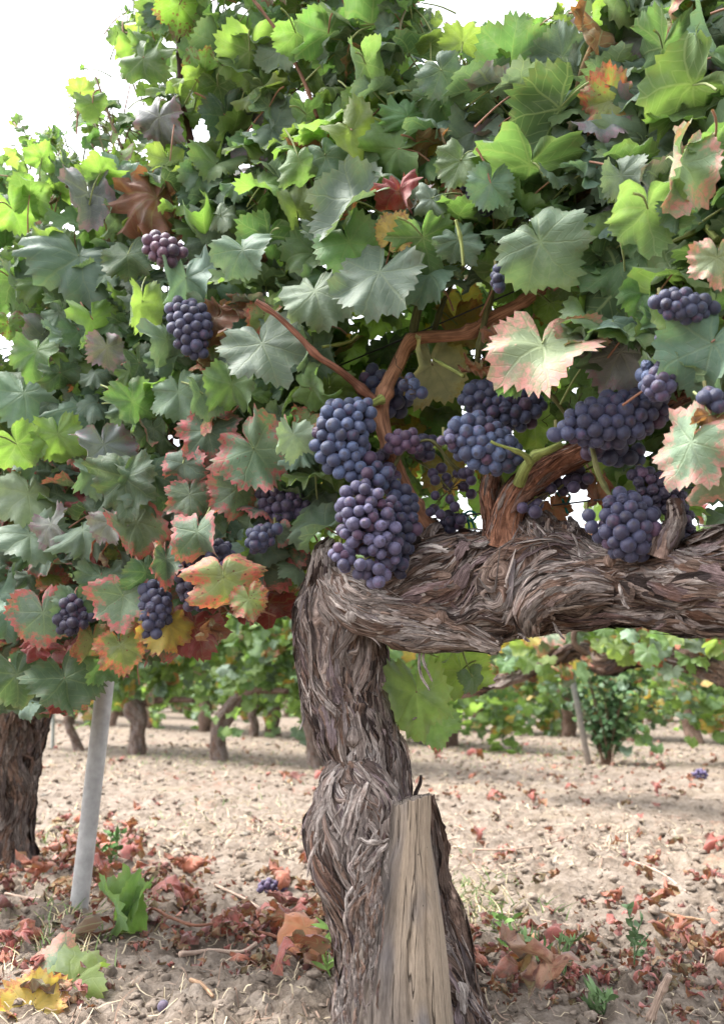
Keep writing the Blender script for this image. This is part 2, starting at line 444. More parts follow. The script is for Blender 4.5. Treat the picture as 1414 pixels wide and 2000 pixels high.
def build_clods():
    rng = np.random.default_rng(5)
    g = Geo(); v0, f0 = ICO1
    n = 16000
    x, y = vis_ground_points(rng, n, 1.1, 13)
    z = ground_z(x, y)
    cl = fbm(x * 1.7, y * 1.7, 0 * x, 44, 2)
    for i in range(n):
        if cl[i] < -.25 + .3 * rng.random() - .25: continue
        s = (.0014 + .0085 * rng.random() ** 4.5) * (1 + .20 * y[i])
        d = v0 * (1 + .45 * noise3(v0[:, 0] * 2.2 + i, v0[:, 1] * 2.2, v0[:, 2] * 2.2, 1)[:, None])
        d = d * np.array([1, .6 + .6 * rng.random(), .35 + .5 * rng.random()]) * s
        a = rng.random() * 6.28; c_, s_ = math.cos(a), math.sin(a)
        d = np.stack([d[:, 0] * c_ - d[:, 1] * s_, d[:, 0] * s_ + d[:, 1] * c_, d[:, 2]], 1)
        k = rng.random(); b = .65 + .5 * rng.random()
        c = np.array([.215, .174, .140]) * b if k < .97 else np.array([.26, .235, .20]) * b
        g.add(d + [x[i], y[i], z[i] + s * .15], T=f0, c1=c)
    tag(place('soil_clods', g.mesh('soil_clods', M_CLOD, smooth=True)), 'crumbled pale clods and small stones covering the dry soil', 'clods', kind='stuff')
build_clods()

def ribbon(pts, w, side):
    """flat ribbon along pts with half widths w along vectors side"""
    n = len(pts); V = np.empty((2 * n, 3)); V[0::2] = pts - side * w[:, None]; V[1::2] = pts + side * w[:, None]
    i = np.arange(n - 1) * 2
    return V, np.stack([i, i + 1, i + 3, i + 2], 1)

def build_straw():
    rng = np.random.default_rng(8)
    g = Geo(); n = 15000
    x, y = vis_ground_points(rng, n, 1.15, 12)
    dens = fbm(x * 1.1, y * 1.1, 0 * x, 71, 2)
    for i in range(n):
        if dens[i] < -.12 + .2 * rng.random() * 1 or (y[i] < 1.9 and rng.random() < .5): continue
        L = (.02 + .11 * rng.random() ** 2) * (.6 if y[i] < 1.7 else 1); a = rng.random() * 6.28; k = 5
        t = np.linspace(0, 1, k); bend = rng.normal() * .7
        aa = a + bend * t
        px = x[i] + np.cumsum(np.cos(aa)) * L / k; py = y[i] + np.cumsum(np.sin(aa)) * L / k
        pz = ground_z(px, py) + .004 + .02 * rng.random() ** 3 * np.sin(t * 3.14 * rng.random() * 1.5)
        pts = np.stack([px, py, np.maximum(pz, ground_z(px, py) + .002)], 1)
        side = np.stack([-np.sin(aa), np.cos(aa), 0 * aa + .3 * rng.normal()], 1)
        V, Q = ribbon(pts, np.full(k, .0004 + .0006 * rng.random()) * (1 + .25 * y[i]), side)
        b = .75 + .6 * rng.random()
        g.add(V, Q=Q, c1=np.array([.36, .30, .21] if rng.random() < .6 else [.23, .16, .12]) * b)
    tag(place('dry_grass', g.mesh('dry_grass', M_STRAW)), 'bleached straw and dead grass scattered over the soil', 'dry grass', kind='stuff')
build_straw()

# ------------------------------------------------------------------ leaves
CLS = {  # base, rim colour, rim amount, spots, translucency
 'g': ((.105, .165, .108), (.30, .22, .08), 0, .08, .30),
 'G': ((.140, .205, .148), (.30, .22, .08), 0, .05, .26),
 'd': ((.055, .100, .050), (.30, .22, .08), 0, .10, .32),
 'm': ((.100, .180, .065), (.30, .22, .08), 0, .10, .42),
 'y': ((.150, .235, .065), (.30, .28, .06), 0, .10, .46),
 's': ((.130, .220, .050), (.20, .10, .05), .18, .8, .42),
 'r': ((.095, .140, .090), (.44, .080, .095), .36, .25, .22),
 'p': ((.165, .220, .130), (.42, .185, .155), .48, .12, .20),
 'P': ((.135, .150, .145), (.19, .125, .155), .35, .10, .18),
 'Y': ((.400, .310, .075), (.42, .160, .060), .30, .25, .40),
 'a': ((.170, .200, .065), (.44, .105, .075), .52, .45, .28),
 'b': ((.210, .090, .045), (.16, .060, .030), .45, .30, .30),
 'R': ((.170, .030, .030), (.15, .020, .020), .30, .20, .35),
 'c': ((.400, .370, .200), (.45, .370, .130), .25, .10, .38),
}
TH0 = np.array([0, 14, 27, 38, 50, 63, 78, 92, 106, 124, 142, 158, 170, 180.])
R0 = np.array([1.0, .92, .77, .80, .94, .88, .74, .77, .83, .77, .70, .61, .47, .12])

def leaf_mesh(rng, M=72, fr=(.22, .45, .68, .86, 1.0), lobes=1.0, curl=1.0, fold=None, droop=None, cup=None, wave=None):
    th = (np.arange(M) + .5) / M * 2 * math.pi - math.pi
    dg = np.abs(np.degrees(th))
    jr = 1 + rng.normal(0, .05, len(R0)); jl = 1 + rng.normal(0, .05, len(R0))
    lobes = lobes * rng.uniform(.55, 1.35)
    base = .80 + (R0 - .80) * lobes; base[-1] = R0[-1]; base[-2] = R0[-2]
    rr = np.where(th > 0, np.interp(dg, TH0, base * jr), np.interp(dg, TH0, base * jl))
    rs = rr
    am = (.035 + .060 * rng.random(M)) * (.65 + .7 * np.abs(noise3(th * 1.7 + rng.random() * 30, 0, 0, 5))) * np.where(np.arange(M) % 2 == 0, 1, -1)
    rt = rr * (1 + am * np.clip((178 - dg) / 40, 0, 1))
    V = [np.zeros((1, 2))]; E = [0.0]
    for f in fr:
        r = rt * f if f == fr[-1] else rs * f
        V.append(np.stack([np.sin(th) * r, np.cos(th) * r], 1)); E += [f] * M
    V = np.vstack(V); E = np.array(E)
    x, y = V[:, 0], V[:, 1]; tt = np.arctan2(x, y); r = np.hypot(x, y)
    fold = rng.uniform(-.25, .55) * curl if fold is None else fold
    droop = rng.uniform(-.2, 1.7) * curl if droop is None else droop
    cup = rng.uniform(-1.2, 1.4) * curl if cup is None else cup
    wave = rng.uniform(.06, .20) * curl if wave is None else wave
    z = fold * np.abs(x)
    z = z - .018 * r * np.cos(tt * 360 / 52)
    z = z + wave * np.sin(tt * rng.integers(3, 6) + rng.random() * 6.28) * r ** 2 + wave * .6 * np.sin(tt * rng.integers(7, 12) + rng.random() * 6) * E ** 3
    z = z + .13 * curl * noise3(x * 1.9 + rng.random() * 50, y * 2.5, 0 * x, 2)
    def bend(a, z, k):
        if abs(k) < 1e-3: return a, z
        return np.sin(k * a) / k - z * np.sin(k * a), z * np.cos(k * a) + (1 - np.cos(k * a)) / k
    x2, z = bend(x, z, cup)
    y2, z = bend(y, z, -droop)
    # twist
    tw = rng.normal(0, .4) * curl
    xx = x2 * np.cos(tw * y) - z * np.sin(tw * y); zz = x2 * np.sin(tw * y) + z * np.cos(tw * y)
    i = np.arange(M); j = (i + 1) % M
    T = np.stack([np.zeros(M, int), 1 + j, 1 + i], 1)
    Q = []
    for k in range(len(fr) - 1):
        a = 1 + k * M; b = a + M
        Q.append(np.stack([a + i, a + j, b + j, b + i], 1))
    # seam under the sinus left open
    Q = np.vstack([q[:-1] for q in Q]); T = T[:-1]
    return np.stack([xx, y2, zz], 1), np.stack([x, y, E], 1), T, Q

def frame_from(tip, n):
    n = unit(n); t = np.asarray(tip, float); t = unit(t - n * np.dot(t, n)); x = np.cross(t, n)
    return np.stack([x, t, n], 0)       # rows: local axes in world

def tube(g, pts, rad, M=6, c1=(.3, .2, .1), jitter=0, cap=False, nodes=0, seed=0):
    pts = np.asarray(pts, float); n = len(pts); rad = np.broadcast_to(np.asarray(rad, float), (n,)).copy()
    T = unit(np.gradient(pts, axis=0)); N = np.zeros_like(T)
    up = np.array([0, 0, 1.]) if abs(T[0, 2]) < .9 else np.array([0, 1., 0])
    N[0] = unit(np.cross(T[0], up))
    for i in range(1, n):
        v = N[i - 1] - T[i] * np.dot(N[i - 1], T[i]); N[i] = unit(v)
    B = np.cross(T, N)
    a = np.arange(M) / M * 2 * math.pi
    s = np.concatenate([[0], np.cumsum(np.linalg.norm(np.diff(pts, axis=0), axis=1))])
    if nodes:
        rad = rad * (1 + .38 * np.exp(-((((s / nodes + .37 * seed) % 1) - .5) / .09) ** 2))
    R = rad[:, None] * np.ones(M)
    if jitter:
        R = R * (1 + jitter * noise3(np.cos(a)[None] * 1.2 + seed, np.sin(a)[None] * 1.2, s[:, None] * 40, seed) + jitter * .5 * noise3(np.cos(a)[None] * 3 + seed, np.sin(a)[None] * 3, s[:, None] * 110, seed + 1))
    V = pts[:, None] + R[..., None] * (np.cos(a)[None, :, None] * N[:, None] + np.sin(a)[None, :, None] * B[:, None])
    luv = np.stack([np.broadcast_to(a * rad.mean(), (n, M)), np.broadcast_to(s[:, None], (n, M)), np.zeros((n, M))], -1)
    idx = np.arange(n * M).reshape(n, M); r = np.roll(idx, -1, 1)
    Q = np.stack([idx[:-1], r[:-1], r[1:], idx[1:]], -1).reshape(-1, 4)
    V = V.reshape(-1, 3); luv = luv.reshape(-1, 3); Tt = []
    if cap:
        k = len(V); V = np.vstack([V, pts[:1], pts[-1:]]); luv = np.vstack([luv, luv[:1], luv[-1:]])
        Tt = [[k, idx[0, (j + 1) % M], idx[0, j]] for j in range(M)] + [[k + 1, idx[-1, j], idx[-1, (j + 1) % M]] for j in range(M)]
    g.add(V, T=Tt, Q=Q, luv=luv, c1=c1)

def add_leaf(g, rng, centre, tip, n, size, cls, hi=True, petiole=True, **kw):
    base, rimc, rim, spots, trn = CLS[cls]
    dry = cls in 'bR'
    if dry and 'curl' not in kw: kw['curl'] = 2.0
    if hi: V, L, T, Q = leaf_mesh(rng, 68, lobes=kw.pop('lobes', .75), **kw)
    else: V, L, T, Q = leaf_mesh(rng, 40, (.4, .78, 1.0), **kw)
    if dry:
        sd_ = rng.random() * 50
        V = V + .09 * np.stack([noise3(L[:, 0] * 3.5 + sd_, L[:, 1] * 3.5, 0, 1), noise3(L[:, 0] * 3.5, L[:, 1] * 3.5 + sd_, 0, 2), 1.6 * noise3(L[:, 0] * 4.5 + sd_, L[:, 1] * 4.5, 0, 3)], 1) * (.4 + L[:, 2:3])
    B = frame_from(tip, n); s = size / 1.72
    V = (V - [0, .22, 0]) * s
    org = np.asarray(centre, float) - B[1] * .22 * s
    W = V @ B + centre
    b = np.array(base) * rng.uniform(.8, 1.25) * np.array([rng.uniform(.88, 1.15), 1, rng.uniform(.85, 1.15)])
    g.add(W, T=T, Q=Q, luv=L, c1=b, c2=np.array(rimc) * rng.uniform(.85, 1.2), pp=(rim * rng.uniform(.8, 1.15), spots, rng.random(), trn))
    if petiole:
        d = unit(-B[1] * 1.0 - B[2] * .8 + rng.normal(0, .3, 3)) ; L_ = rng.uniform(.04, .075)
        p0 = org; p1 = org + d * L_ * .5 - B[2] * .005; p2 = org + d * L_ + np.array([0, .012, -.008])
        pts = catmull([p0, p1, p2], 6)
        n0 = g.n
        tube(g, pts, np.linspace(.0011, .0016, 6), 5, c1=(.22, .26, .08) if rng.random() < .6 else (.30, .12, .08))
        g.PP[-1][:] = (0, 0, .5, .1); g.C2[-1][:] = g.C1[-1]
        g.L[-1][:, 2] = 0; g.L[-1][:, 0] += .3; g.L[-1][:, 1] += .3
    return org

def yfront(x):
    return float(np.interp(x, [-300, 0, 350, 700, 1050, 1414, 1700], [1.68, 1.50, 1.30, 1.10, .98, .84, .75]))

# x, y, width px, tip direction deg, class, tilt right, tilt up, underside(1), depth override
HERO_L = [
 (265,95,75,-60,'y',.3,.2,0),(278,130,115,-80,'m',.8,.0,0),(350,25,100,-90,'s',.2,.2,1),(425,105,125,-85,'g',.7,-.1,0),(488,120,130,-90,'y',.1,.4,1),
 (545,115,90,-95,'g',-.2,.6,0),(312,245,105,-85,'P',.9,.1,0),(182,212,68,-90,'m',.2,.5,0),(160,172,50,80,'y',.2,.3,1),(445,242,105,-70,'d',.3,.1,0),
 (545,260,120,-50,'g',.1,.9,0),(203,328,75,65,'y',.1,.3,1),(175,392,130,-80,'P',-.2,1.0,0),(248,362,75,-20,'g',.3,.8,0),(300,415,140,-100,'b',.2,.5,0),
 (400,445,140,100,'y',-.2,1.1,1),(440,420,70,-20,'G',.4,.9,0),(95,470,85,100,'y',.4,.3,1),(160,515,165,-80,'g',-.1,1.1,0,None,dict(cup=-1.1,droop=1.1)),(600,235,80,-80,'m',.4,.4,1),
 (185,640,110,-75,'y',.7,.2,0),(278,605,100,-90,'y',.15,.1,0),(365,560,130,-85,'G',.0,.7,0),(430,180,80,-70,'m',.2,.4,1),(520,180,90,-60,'m',-.2,.3,1),
 (520,690,170,-70,'g',.2,.7,0),(455,765,110,-88,'m',.3,-.2,0),(50,790,140,-80,'g',.1,.4,0),(165,805,130,-55,'g',.3,.6,0),(117,862,95,-80,'y',.2,.0,0),
 (400,782,95,-80,'g',.1,.4,0),(410,858,115,-75,'r',.0,.3,0),(358,918,90,-85,'r',.2,.1,0),(372,978,95,-90,'r',.0,.3,0),(508,893,145,-50,'r',-.2,.2,0),
 (460,972,110,-90,'r',.1,.2,0),(208,885,115,-80,'P',.2,.5,0),(572,862,85,-90,'G',-.5,.2,0),(188,935,90,-85,'g',.1,.5,0),(58,980,125,-90,'G',.1,.5,0),
 (245,950,125,-85,'d',.4,.2,0),(305,945,140,-75,'d',.1,.2,0),(275,1035,115,-60,'r',.1,.3,0),(388,1055,110,-80,'r',.3,.1,0),(325,1105,95,-88,'r',.0,.2,0),
 (200,1135,95,-75,'g',.2,.4,0),(240,1180,115,-85,'r',.1,.1,0),(85,1215,125,-80,'r',.2,.2,0),(440,1145,130,-80,'a',.0,.1,0),(322,1232,115,-120,'Y',.1,.2,0),
 (240,1275,95,-75,'a',.2,.1,0),(178,1262,85,-95,'a',.3,.1,0),(72,1270,60,-90,'R',.2,.2,0),(132,1342,125,-75,'d',.1,.3,0),(35,1335,120,-80,'d',.1,.3,0),
 (488,1180,75,-80,'a',.1,.0,0),(412,1237,55,-90,'b',.6,.1,0),(548,1045,55,-80,'r',.2,.0,0,1.28),(165,1050,100,-70,'g',.3,.5,0),(60,1060,110,-80,'g',.0,.5,0),
 (105,1035,80,-60,'P',.6,.4,0),(200,1085,60,-90,'R',.5,.2,0),(215,1030,80,-70,'P',.5,.3,0),(15,1205,110,-80,'g',.1,.4,0),(330,680,110,-80,'g',.2,.5,0),
 (280,720,90,-60,'d',.1,.3,0),(210,690,80,-80,'P',.2,.4,0),(160,655,80,-70,'g',.1,.4,0),(70,700,100,-90,'m',.2,.4,0),(260,800,110,-70,'m',.5,.3,0),
 (300,850,90,-80,'d',.1,.3,0),(40,880,100,-60,'y',.1,.4,1),(120,740,80,-80,'d',.2,.3,0),(35,560,110,-60,'m',.1,.5,1),(30,420,90,-60,'y',.2,.4,1),
 (60,370,80,90,'y',.1,.3,1),(85,300,65,80,'y',.1,.3,1),(130,330,70,-50,'g',.3,.5,0),(230,440,80,-90,'g',.2,.3,0),(250,510,100,-80,'d',.2,.4,0),
 (420,635,85,-95,'b',.4,.1,0),(470,600,60,-20,'b',.2,.3,0),(395,690,60,-90,'b',.3,.0,0),(530,600,110,-70,'y',.3,.7,0),(350,780,100,-75,'g',.2,.2,0),
 (150,1190,90,-85,'g',.1,.2,0),(285,1130,80,-80,'d',.2,.3,0),(540,990,70,-90,'d',.1,.2,0,1.36),(560,1170,90,-80,'m',.1,.1,0,1.5),(20,640,60,-80,'s',.1,.3,0),
]
HERO_R = [
 (668,405,175,-150,'g',.5,.9,0,None,dict(cup=1.3,droop=.5)),(575,398,90,110,'y',.1,.2,0),(700,265,115,-45,'y',.1,.5,0),(640,85,125,-95,'m',.1,.3,1),(580,80,95,-80,'y',-.2,.2,1),
 (745,60,150,-20,'m',.2,.6,1),(640,315,100,-60,'g',.2,.5,0),(528,40,90,-85,'g',.2,.1,0),(620,585,150,-70,'g',.2,.6,0),(690,215,80,90,'y',.2,.3,1),
 (1000,95,150,80,'m',.0,-.1,0),(930,175,130,180,'G',-.3,1.6,1),(1030,180,130,-40,'G',.3,1.5,1),(1095,95,110,100,'g',.2,.3,0),(795,212,105,95,'m',.1,.1,0),
 (760,290,130,170,'y',.1,.5,0),(825,298,95,-70,'Y',.2,.6,1),(778,382,62,-90,'R',.1,.2,0),(772,448,80,65,'Y',.2,.2,0),(842,75,60,80,'y',.1,.3,1),
 (905,70,75,80,'y',.1,.3,1),(1225,25,125,-100,'g',.2,.4,0),(1380,82,90,-60,'g',.2,.5,0),(1285,115,150,-120,'m',.5,.5,1),(1330,185,190,-140,'m',.2,.9,1,None,dict(droop=1.3)),
 (1080,235,165,-120,'d',.8,.5,1,None,dict(fold=.6)),(1030,235,75,-70,'y',.9,.3,1),(1185,230,120,-50,'P',.1,.9,0),(1190,275,130,-20,'G',.2,1.1,0),(925,268,120,-100,'G',.0,.9,0),
 (893,325,100,-110,'m',.1,.7,0),(1030,335,200,-100,'m',.1,1.3,1),(955,372,90,-105,'g',.1,.2,0),(835,395,75,-130,'g',.1,.4,0),(1068,492,165,-60,'g',-.1,.5,0,.95,dict(droop=.9,cup=-.7)),
 (1262,292,165,-100,'G',.1,.4,0),(1318,345,165,-125,'p',.7,.4,0,None,dict(fold=.5,cup=.9,droop=.2)),(1265,430,160,-90,'m',.2,.5,1),(1150,395,140,-70,'b',.1,.3,0,1.06),(1218,355,90,-70,'g',.1,.4,0),
 (1395,205,100,-90,'G',.3,.4,0),(1395,305,110,-90,'m',.4,.2,1),(1400,518,105,-100,'p',.2,.2,0),(1222,595,240,-92,'d',.05,-.2,1,1.0),(1378,695,190,-110,'g',.3,.5,0,None,dict(droop=.9)),
 (1060,690,215,-88,'p',.0,1.15,0,.97,dict(fold=.05,droop=.35,cup=-.35,wave=.07)),(1145,665,110,20,'p',.1,1.2,0,.985),(995,752,60,-100,'m',.1,.3,0,1.0),(1340,885,165,-130,'p',.6,.3,0),(1405,945,120,-80,'p',.6,.1,0),
 (842,735,150,-105,'c',.55,.1,0,1.24),(895,650,110,-80,'Y',.4,.1,0,1.34),(735,560,180,-95,'g',.4,.9,0),(690,490,120,-60,'m',.2,.3,0),(905,600,80,-80,'Y',.2,.3,1,1.36),
 (930,722,62,-160,'b',.2,.3,0,1.15),(962,660,50,-150,'b',.2,.5,0,1.1),(1388,822,75,-80,'b',.3,.1,0),(1045,840,100,-90,'y',.1,.3,1,1.25),(640,775,120,-100,'y',.1,.0,0,1.22),
 (815,1372,135,-85,'y',.0,.1,0,1.30),(905,1325,115,-75,'y',.5,.1,1,1.34),(850,1420,95,-80,'m',.2,.2,0,1.36),(870,1280,90,-80,'y',.2,.3,1,1.4),(925,1330,60,-60,'m',.7,.1,0,1.3),
 (870,925,85,-80,'Y',.1,.2,1,1.38),(1165,960,65,-90,'b',.2,.1,0,1.12),(1085,1000,65,-60,'b',.1,.5,0,1.15),(590,930,110,-80,'d',.1,.2,0,1.3),(600,1000,80,-90,'m',.2,.2,0,1.38),
 (1300,955,150,-70,'y',.1,.3,1,1.15),(1130,800,90,-80,'y',.1,.2,1,1.2),(760,690,90,-80,'g',.1,.3,0,1.38),(560,760,100,-70,'d',.1,.3,0,1.3),(610,700,110,-90,'g',.2,.4,0,1.2),
 (830,480,120,-80,'m',.1,.4,1),(900,480,90,-70,'g',.1,.3,0),(1180,500,120,-60,'m',.1,.4,1,1.05),(1300,480,120,-80,'m',.1,.3,1,.95),(1330,420,90,-70,'g',.3,.3,0),
 (720,140,110,-70,'m',.1,.5,1),(860,200,90,-70,'m',.3,.3,0),(760,170,80,70,'y',.1,.3,1),(1140,150,110,-60,'g',.1,.6,0),(1200,140,110,-110,'d',.4,.3,0),
 (870,150,100,-60,'g',.1,.6,0),(590,330,90,-70,'m',.1,.4,0),(520,480,120,-100,'m',.1,.5,1),(480,500,100,-60,'g',.2,.6,0),(1000,560,90,-80,'y',.2,.3,1,1.2),
 (1080,600,80,-60,'y',.1,.3,1,1.15),(1120,560,90,-90,'m',.1,.3,1,1.1),(820,560,70,-60,'m',.1,.3,1,1.3),(1400,400,120,-90,'a',.4,.2,0,.95),(1250,960,70,-90,'b',.2,.1,0,1.2),
]
LEAF_LABEL = {'p': 'pale green leaf flushed with pink', 'Y': 'yellow and orange autumn leaf', 'b': 'dry curled brown leaf', 'R': 'deep red leaf',
              'c': 'cream yellow leaf', 'a': 'yellow green leaf turning red', 'r': 'grey green leaf with red serrated margin', 'P': 'purplish grey leaf'}

def hero_leaves(lst, parent, seed):
    rng = np.random.default_rng(seed)
    for rec in lst:
        x, y, w, ang, cls, tx, ty, un = rec[:8]
        Y = rec[8] if len(rec) > 8 and rec[8] else yfront(x) + rng.uniform(-.03, .05) + (0.05 if y < 300 else 0)
        c = P(x, y, Y)
        v = unit(np.array([0, 0, H]) - c); r0 = unit(np.cross(np.array([0, 0, 1.]), v)); r0 = -r0 if r0[0] < 0 else r0
        u0 = unit(np.cross(v, r0)); u0 = u0 if u0[2] > 0 else -u0
        a = math.radians(ang); tip = math.cos(a) * r0 + math.sin(a) * u0
        sgn = 1 if rng.random() < .5 else -1
        if un:
            n = unit(-v + tx * sgn * .6 * r0 + ty * .8 * u0)
        else:
            n = unit(v + (tx * 1.3 + .12) * sgn * r0 + ty * 1.0 * u0 + rng.normal(0, .12, 3))
        size = w * mpp(c) * 1.12
        g = Geo()
        org = add_leaf(g, rng, c, tip, n, size, cls, True, True, **(rec[9] if len(rec) > 9 else {}))
        o = place('leaf', g.mesh('leaf', M_LEAF, org), parent, org)
        if cls in LEAF_LABEL: o['label'] = LEAF_LABEL[cls]

def inpoly(x, y, poly):
    r = np.zeros(len(x), bool); p = poly
    for i in range(len(p)):
        x0, y0 = p[i]; x1, y1 = p[i - 1]
        c = ((y0 > y) != (y1 > y)) & (x < (x1 - x0) * (y - y0) / (y1 - y0 + 1e-9) + x0)
        r ^= c
    return r

CANOPY = [(-260,420),(-120,330),(0,350),(60,285),(115,300),(150,330),(185,335),(215,300),(240,270),(262,240),(300,200),(262,150),(258,60),(290,-120),(790,-120),(790,110),(850,190),(930,190),
          (960,160),(1060,150),(1130,120),(1175,-120),(1700,-120),(1700,900),(1414,1010),(1230,985),(1130,880),(1040,960),(850,1040),(640,1060),(590,1120),(560,1180),(470,1215),(380,1255),(300,1275),
          (230,1290),(180,1370),(100,1385),(0,1390),(-260,1400)]
GAPS = [(890,565,10),(725,680,4),(905,960,18),(1100,790,4),(1085,930,8),(535,905,18),(905,255,10),(840,1000,8),(0,640,28),(1120,700,2),(1020,880,4),(560,70,9),(560,120,10),(450,15,12),(395,260,10),(240,180,22)]

def filler(parent, seed, side):
    rng = np.random.default_rng(seed); g = Geo()
    for d in range(5):
        sp = [46, 48, 54, 64, 78][d]
        gx, gy = np.meshgrid(np.arange(-220, 1660, sp), np.arange(-110, 1420, sp))
        x = gx.ravel() + rng.uniform(-.5, .5, gx.size) * sp; y = gy.ravel() + rng.uniform(-.5, .5, gx.size) * sp
        ok = inpoly(x, y, CANOPY)
        for i in np.nonzero(ok)[0]:
            X, Yp = x[i], y[i]
            left = X < 600
            if left != (side == 'L'): continue
            if any((X - a) ** 2 + (Yp - b) ** 2 < (c + 28) ** 2 for a, b, c in GAPS): continue
            cen = 640 < X < 1130 and 560 < Yp < 1060
            if cen and (d < 1 or rng.random() < .12): continue
            if 1130 <= X and 740 < Yp and d < 2: continue
            if X < 330 and Yp < 330 and rng.random() < .3: continue
            if X > 330 and Yp < 200 and rng.random() < .18 * (d > 1): continue
            Y = yfront(X) + .07 + .11 * d + rng.uniform(-.04, .05)
            if Yp > 900 and X < 600: Y += .05
            if cen: Y = max(Y, 1.33 + .08 * d)
            c = P(X, Yp, Y)
            up = rng.uniform(.3, 2.2) if Yp < 600 else rng.uniform(.2, 1.5)
            n = unit(np.array([0, -1.0, 0]) + np.array([0, 0, up]) + rng.normal(0, .62, 3))
            tip = np.array([rng.normal(0, .85), -.35, -1 + rng.normal(0, .5)])
            k = rng.random()
            if X < 560 and Yp > 850: cls = 'r' if k < .3 else 'd' if k < .55 else 'g' if k < .78 else 'a' if k < .86 else 'm' if k < .93 else 'R'
            elif cen: cls = 'y' if k < .6 else 'm' if k < .8 else 'Y'
            elif Yp < 330 and X < 620: cls = 'y' if k < .4 else 'm' if k < .62 else 'g' if k < .85 else 's' if k < .95 else 'P'
            else: cls = 'g' if k < .32 else 'm' if k < .62 else 'd' if k < .68 else 'y' if k < .88 else 'P' if k < .91 else 'G' if k < .96 else 'a' if k < .985 else 'b'
            size = rng.uniform(.055, .108) * (.9 if X < 300 and Yp < 400 else 1)
            add_leaf(g, rng, c, tip, n, size, cls, hi=(d == 0), petiole=(d < 2), curl=1.2 if cls != 'b' else 2.2)
    SH = {'L': [(205,300,172,135),(225,280,150,180),(60,330,35,235),(120,330,95,240),(20,370,-10,290),(270,190,240,40),(290,120,262,-10),(160,340,205,205),(330,60,310,-40),(85,330,130,270),(300,250,205,215)],
          'R': [(820,120,838,20),(870,180,880,70),(930,180,915,60),(1000,150,1010,55),(1060,140,1075,45),(780,60,812,-20),(1110,120,1100,30),(895,190,940,90)]}[side]
    for k, (x0, y0, x1, y1) in enumerate(SH):
        Y = yfront(x0) + rng.uniform(.05, .3); a, b = P(x0, y0, Y), P(x1, y1, Y + rng.uniform(-.05, .05))
        st = catmull([a, (a + b) / 2 + rng.normal(0, .012, 3), b], 14)
        tube(g, st, np.linspace(.0022, .0010, 14), 6, c1=(.20, .16, .08)); g.PP[-1][:] = (0, 0, .5, .1); g.L[-1][:] = (.3, .3, 0)
        for q in range(3, 14):
            if rng.random() < .2: continue
            n = unit(np.array([0, -1.0, rng.uniform(.2, 1.5)]) + rng.normal(0, .6, 3)); d_ = rng.normal(0, 1, 3); d_[2] -= .5
            cl = 'y' if rng.random() < .5 else 'm' if rng.random() < .6 else 'g'
            sz = rng.uniform(.030, .062) * (1.1 - .04 * q)
            add_leaf(g, rng, st[q] + unit(d_) * sz * .6, d_, n, sz, cl, hi=True, petiole=True)
    o = place('foliage', g.mesh('foliage', M_LEAF), parent)
    return tag(o, kind='stuff')

# ------------------------------------------------------------------ bark limbs
GREY = np.array([.270, .232, .210]); BRN = np.array([.165, .118, .094]); PALE = np.array([.37, .335, .31]); DRK = np.array([.055, .042, .038]); RED = np.array([.23, .105, .062])

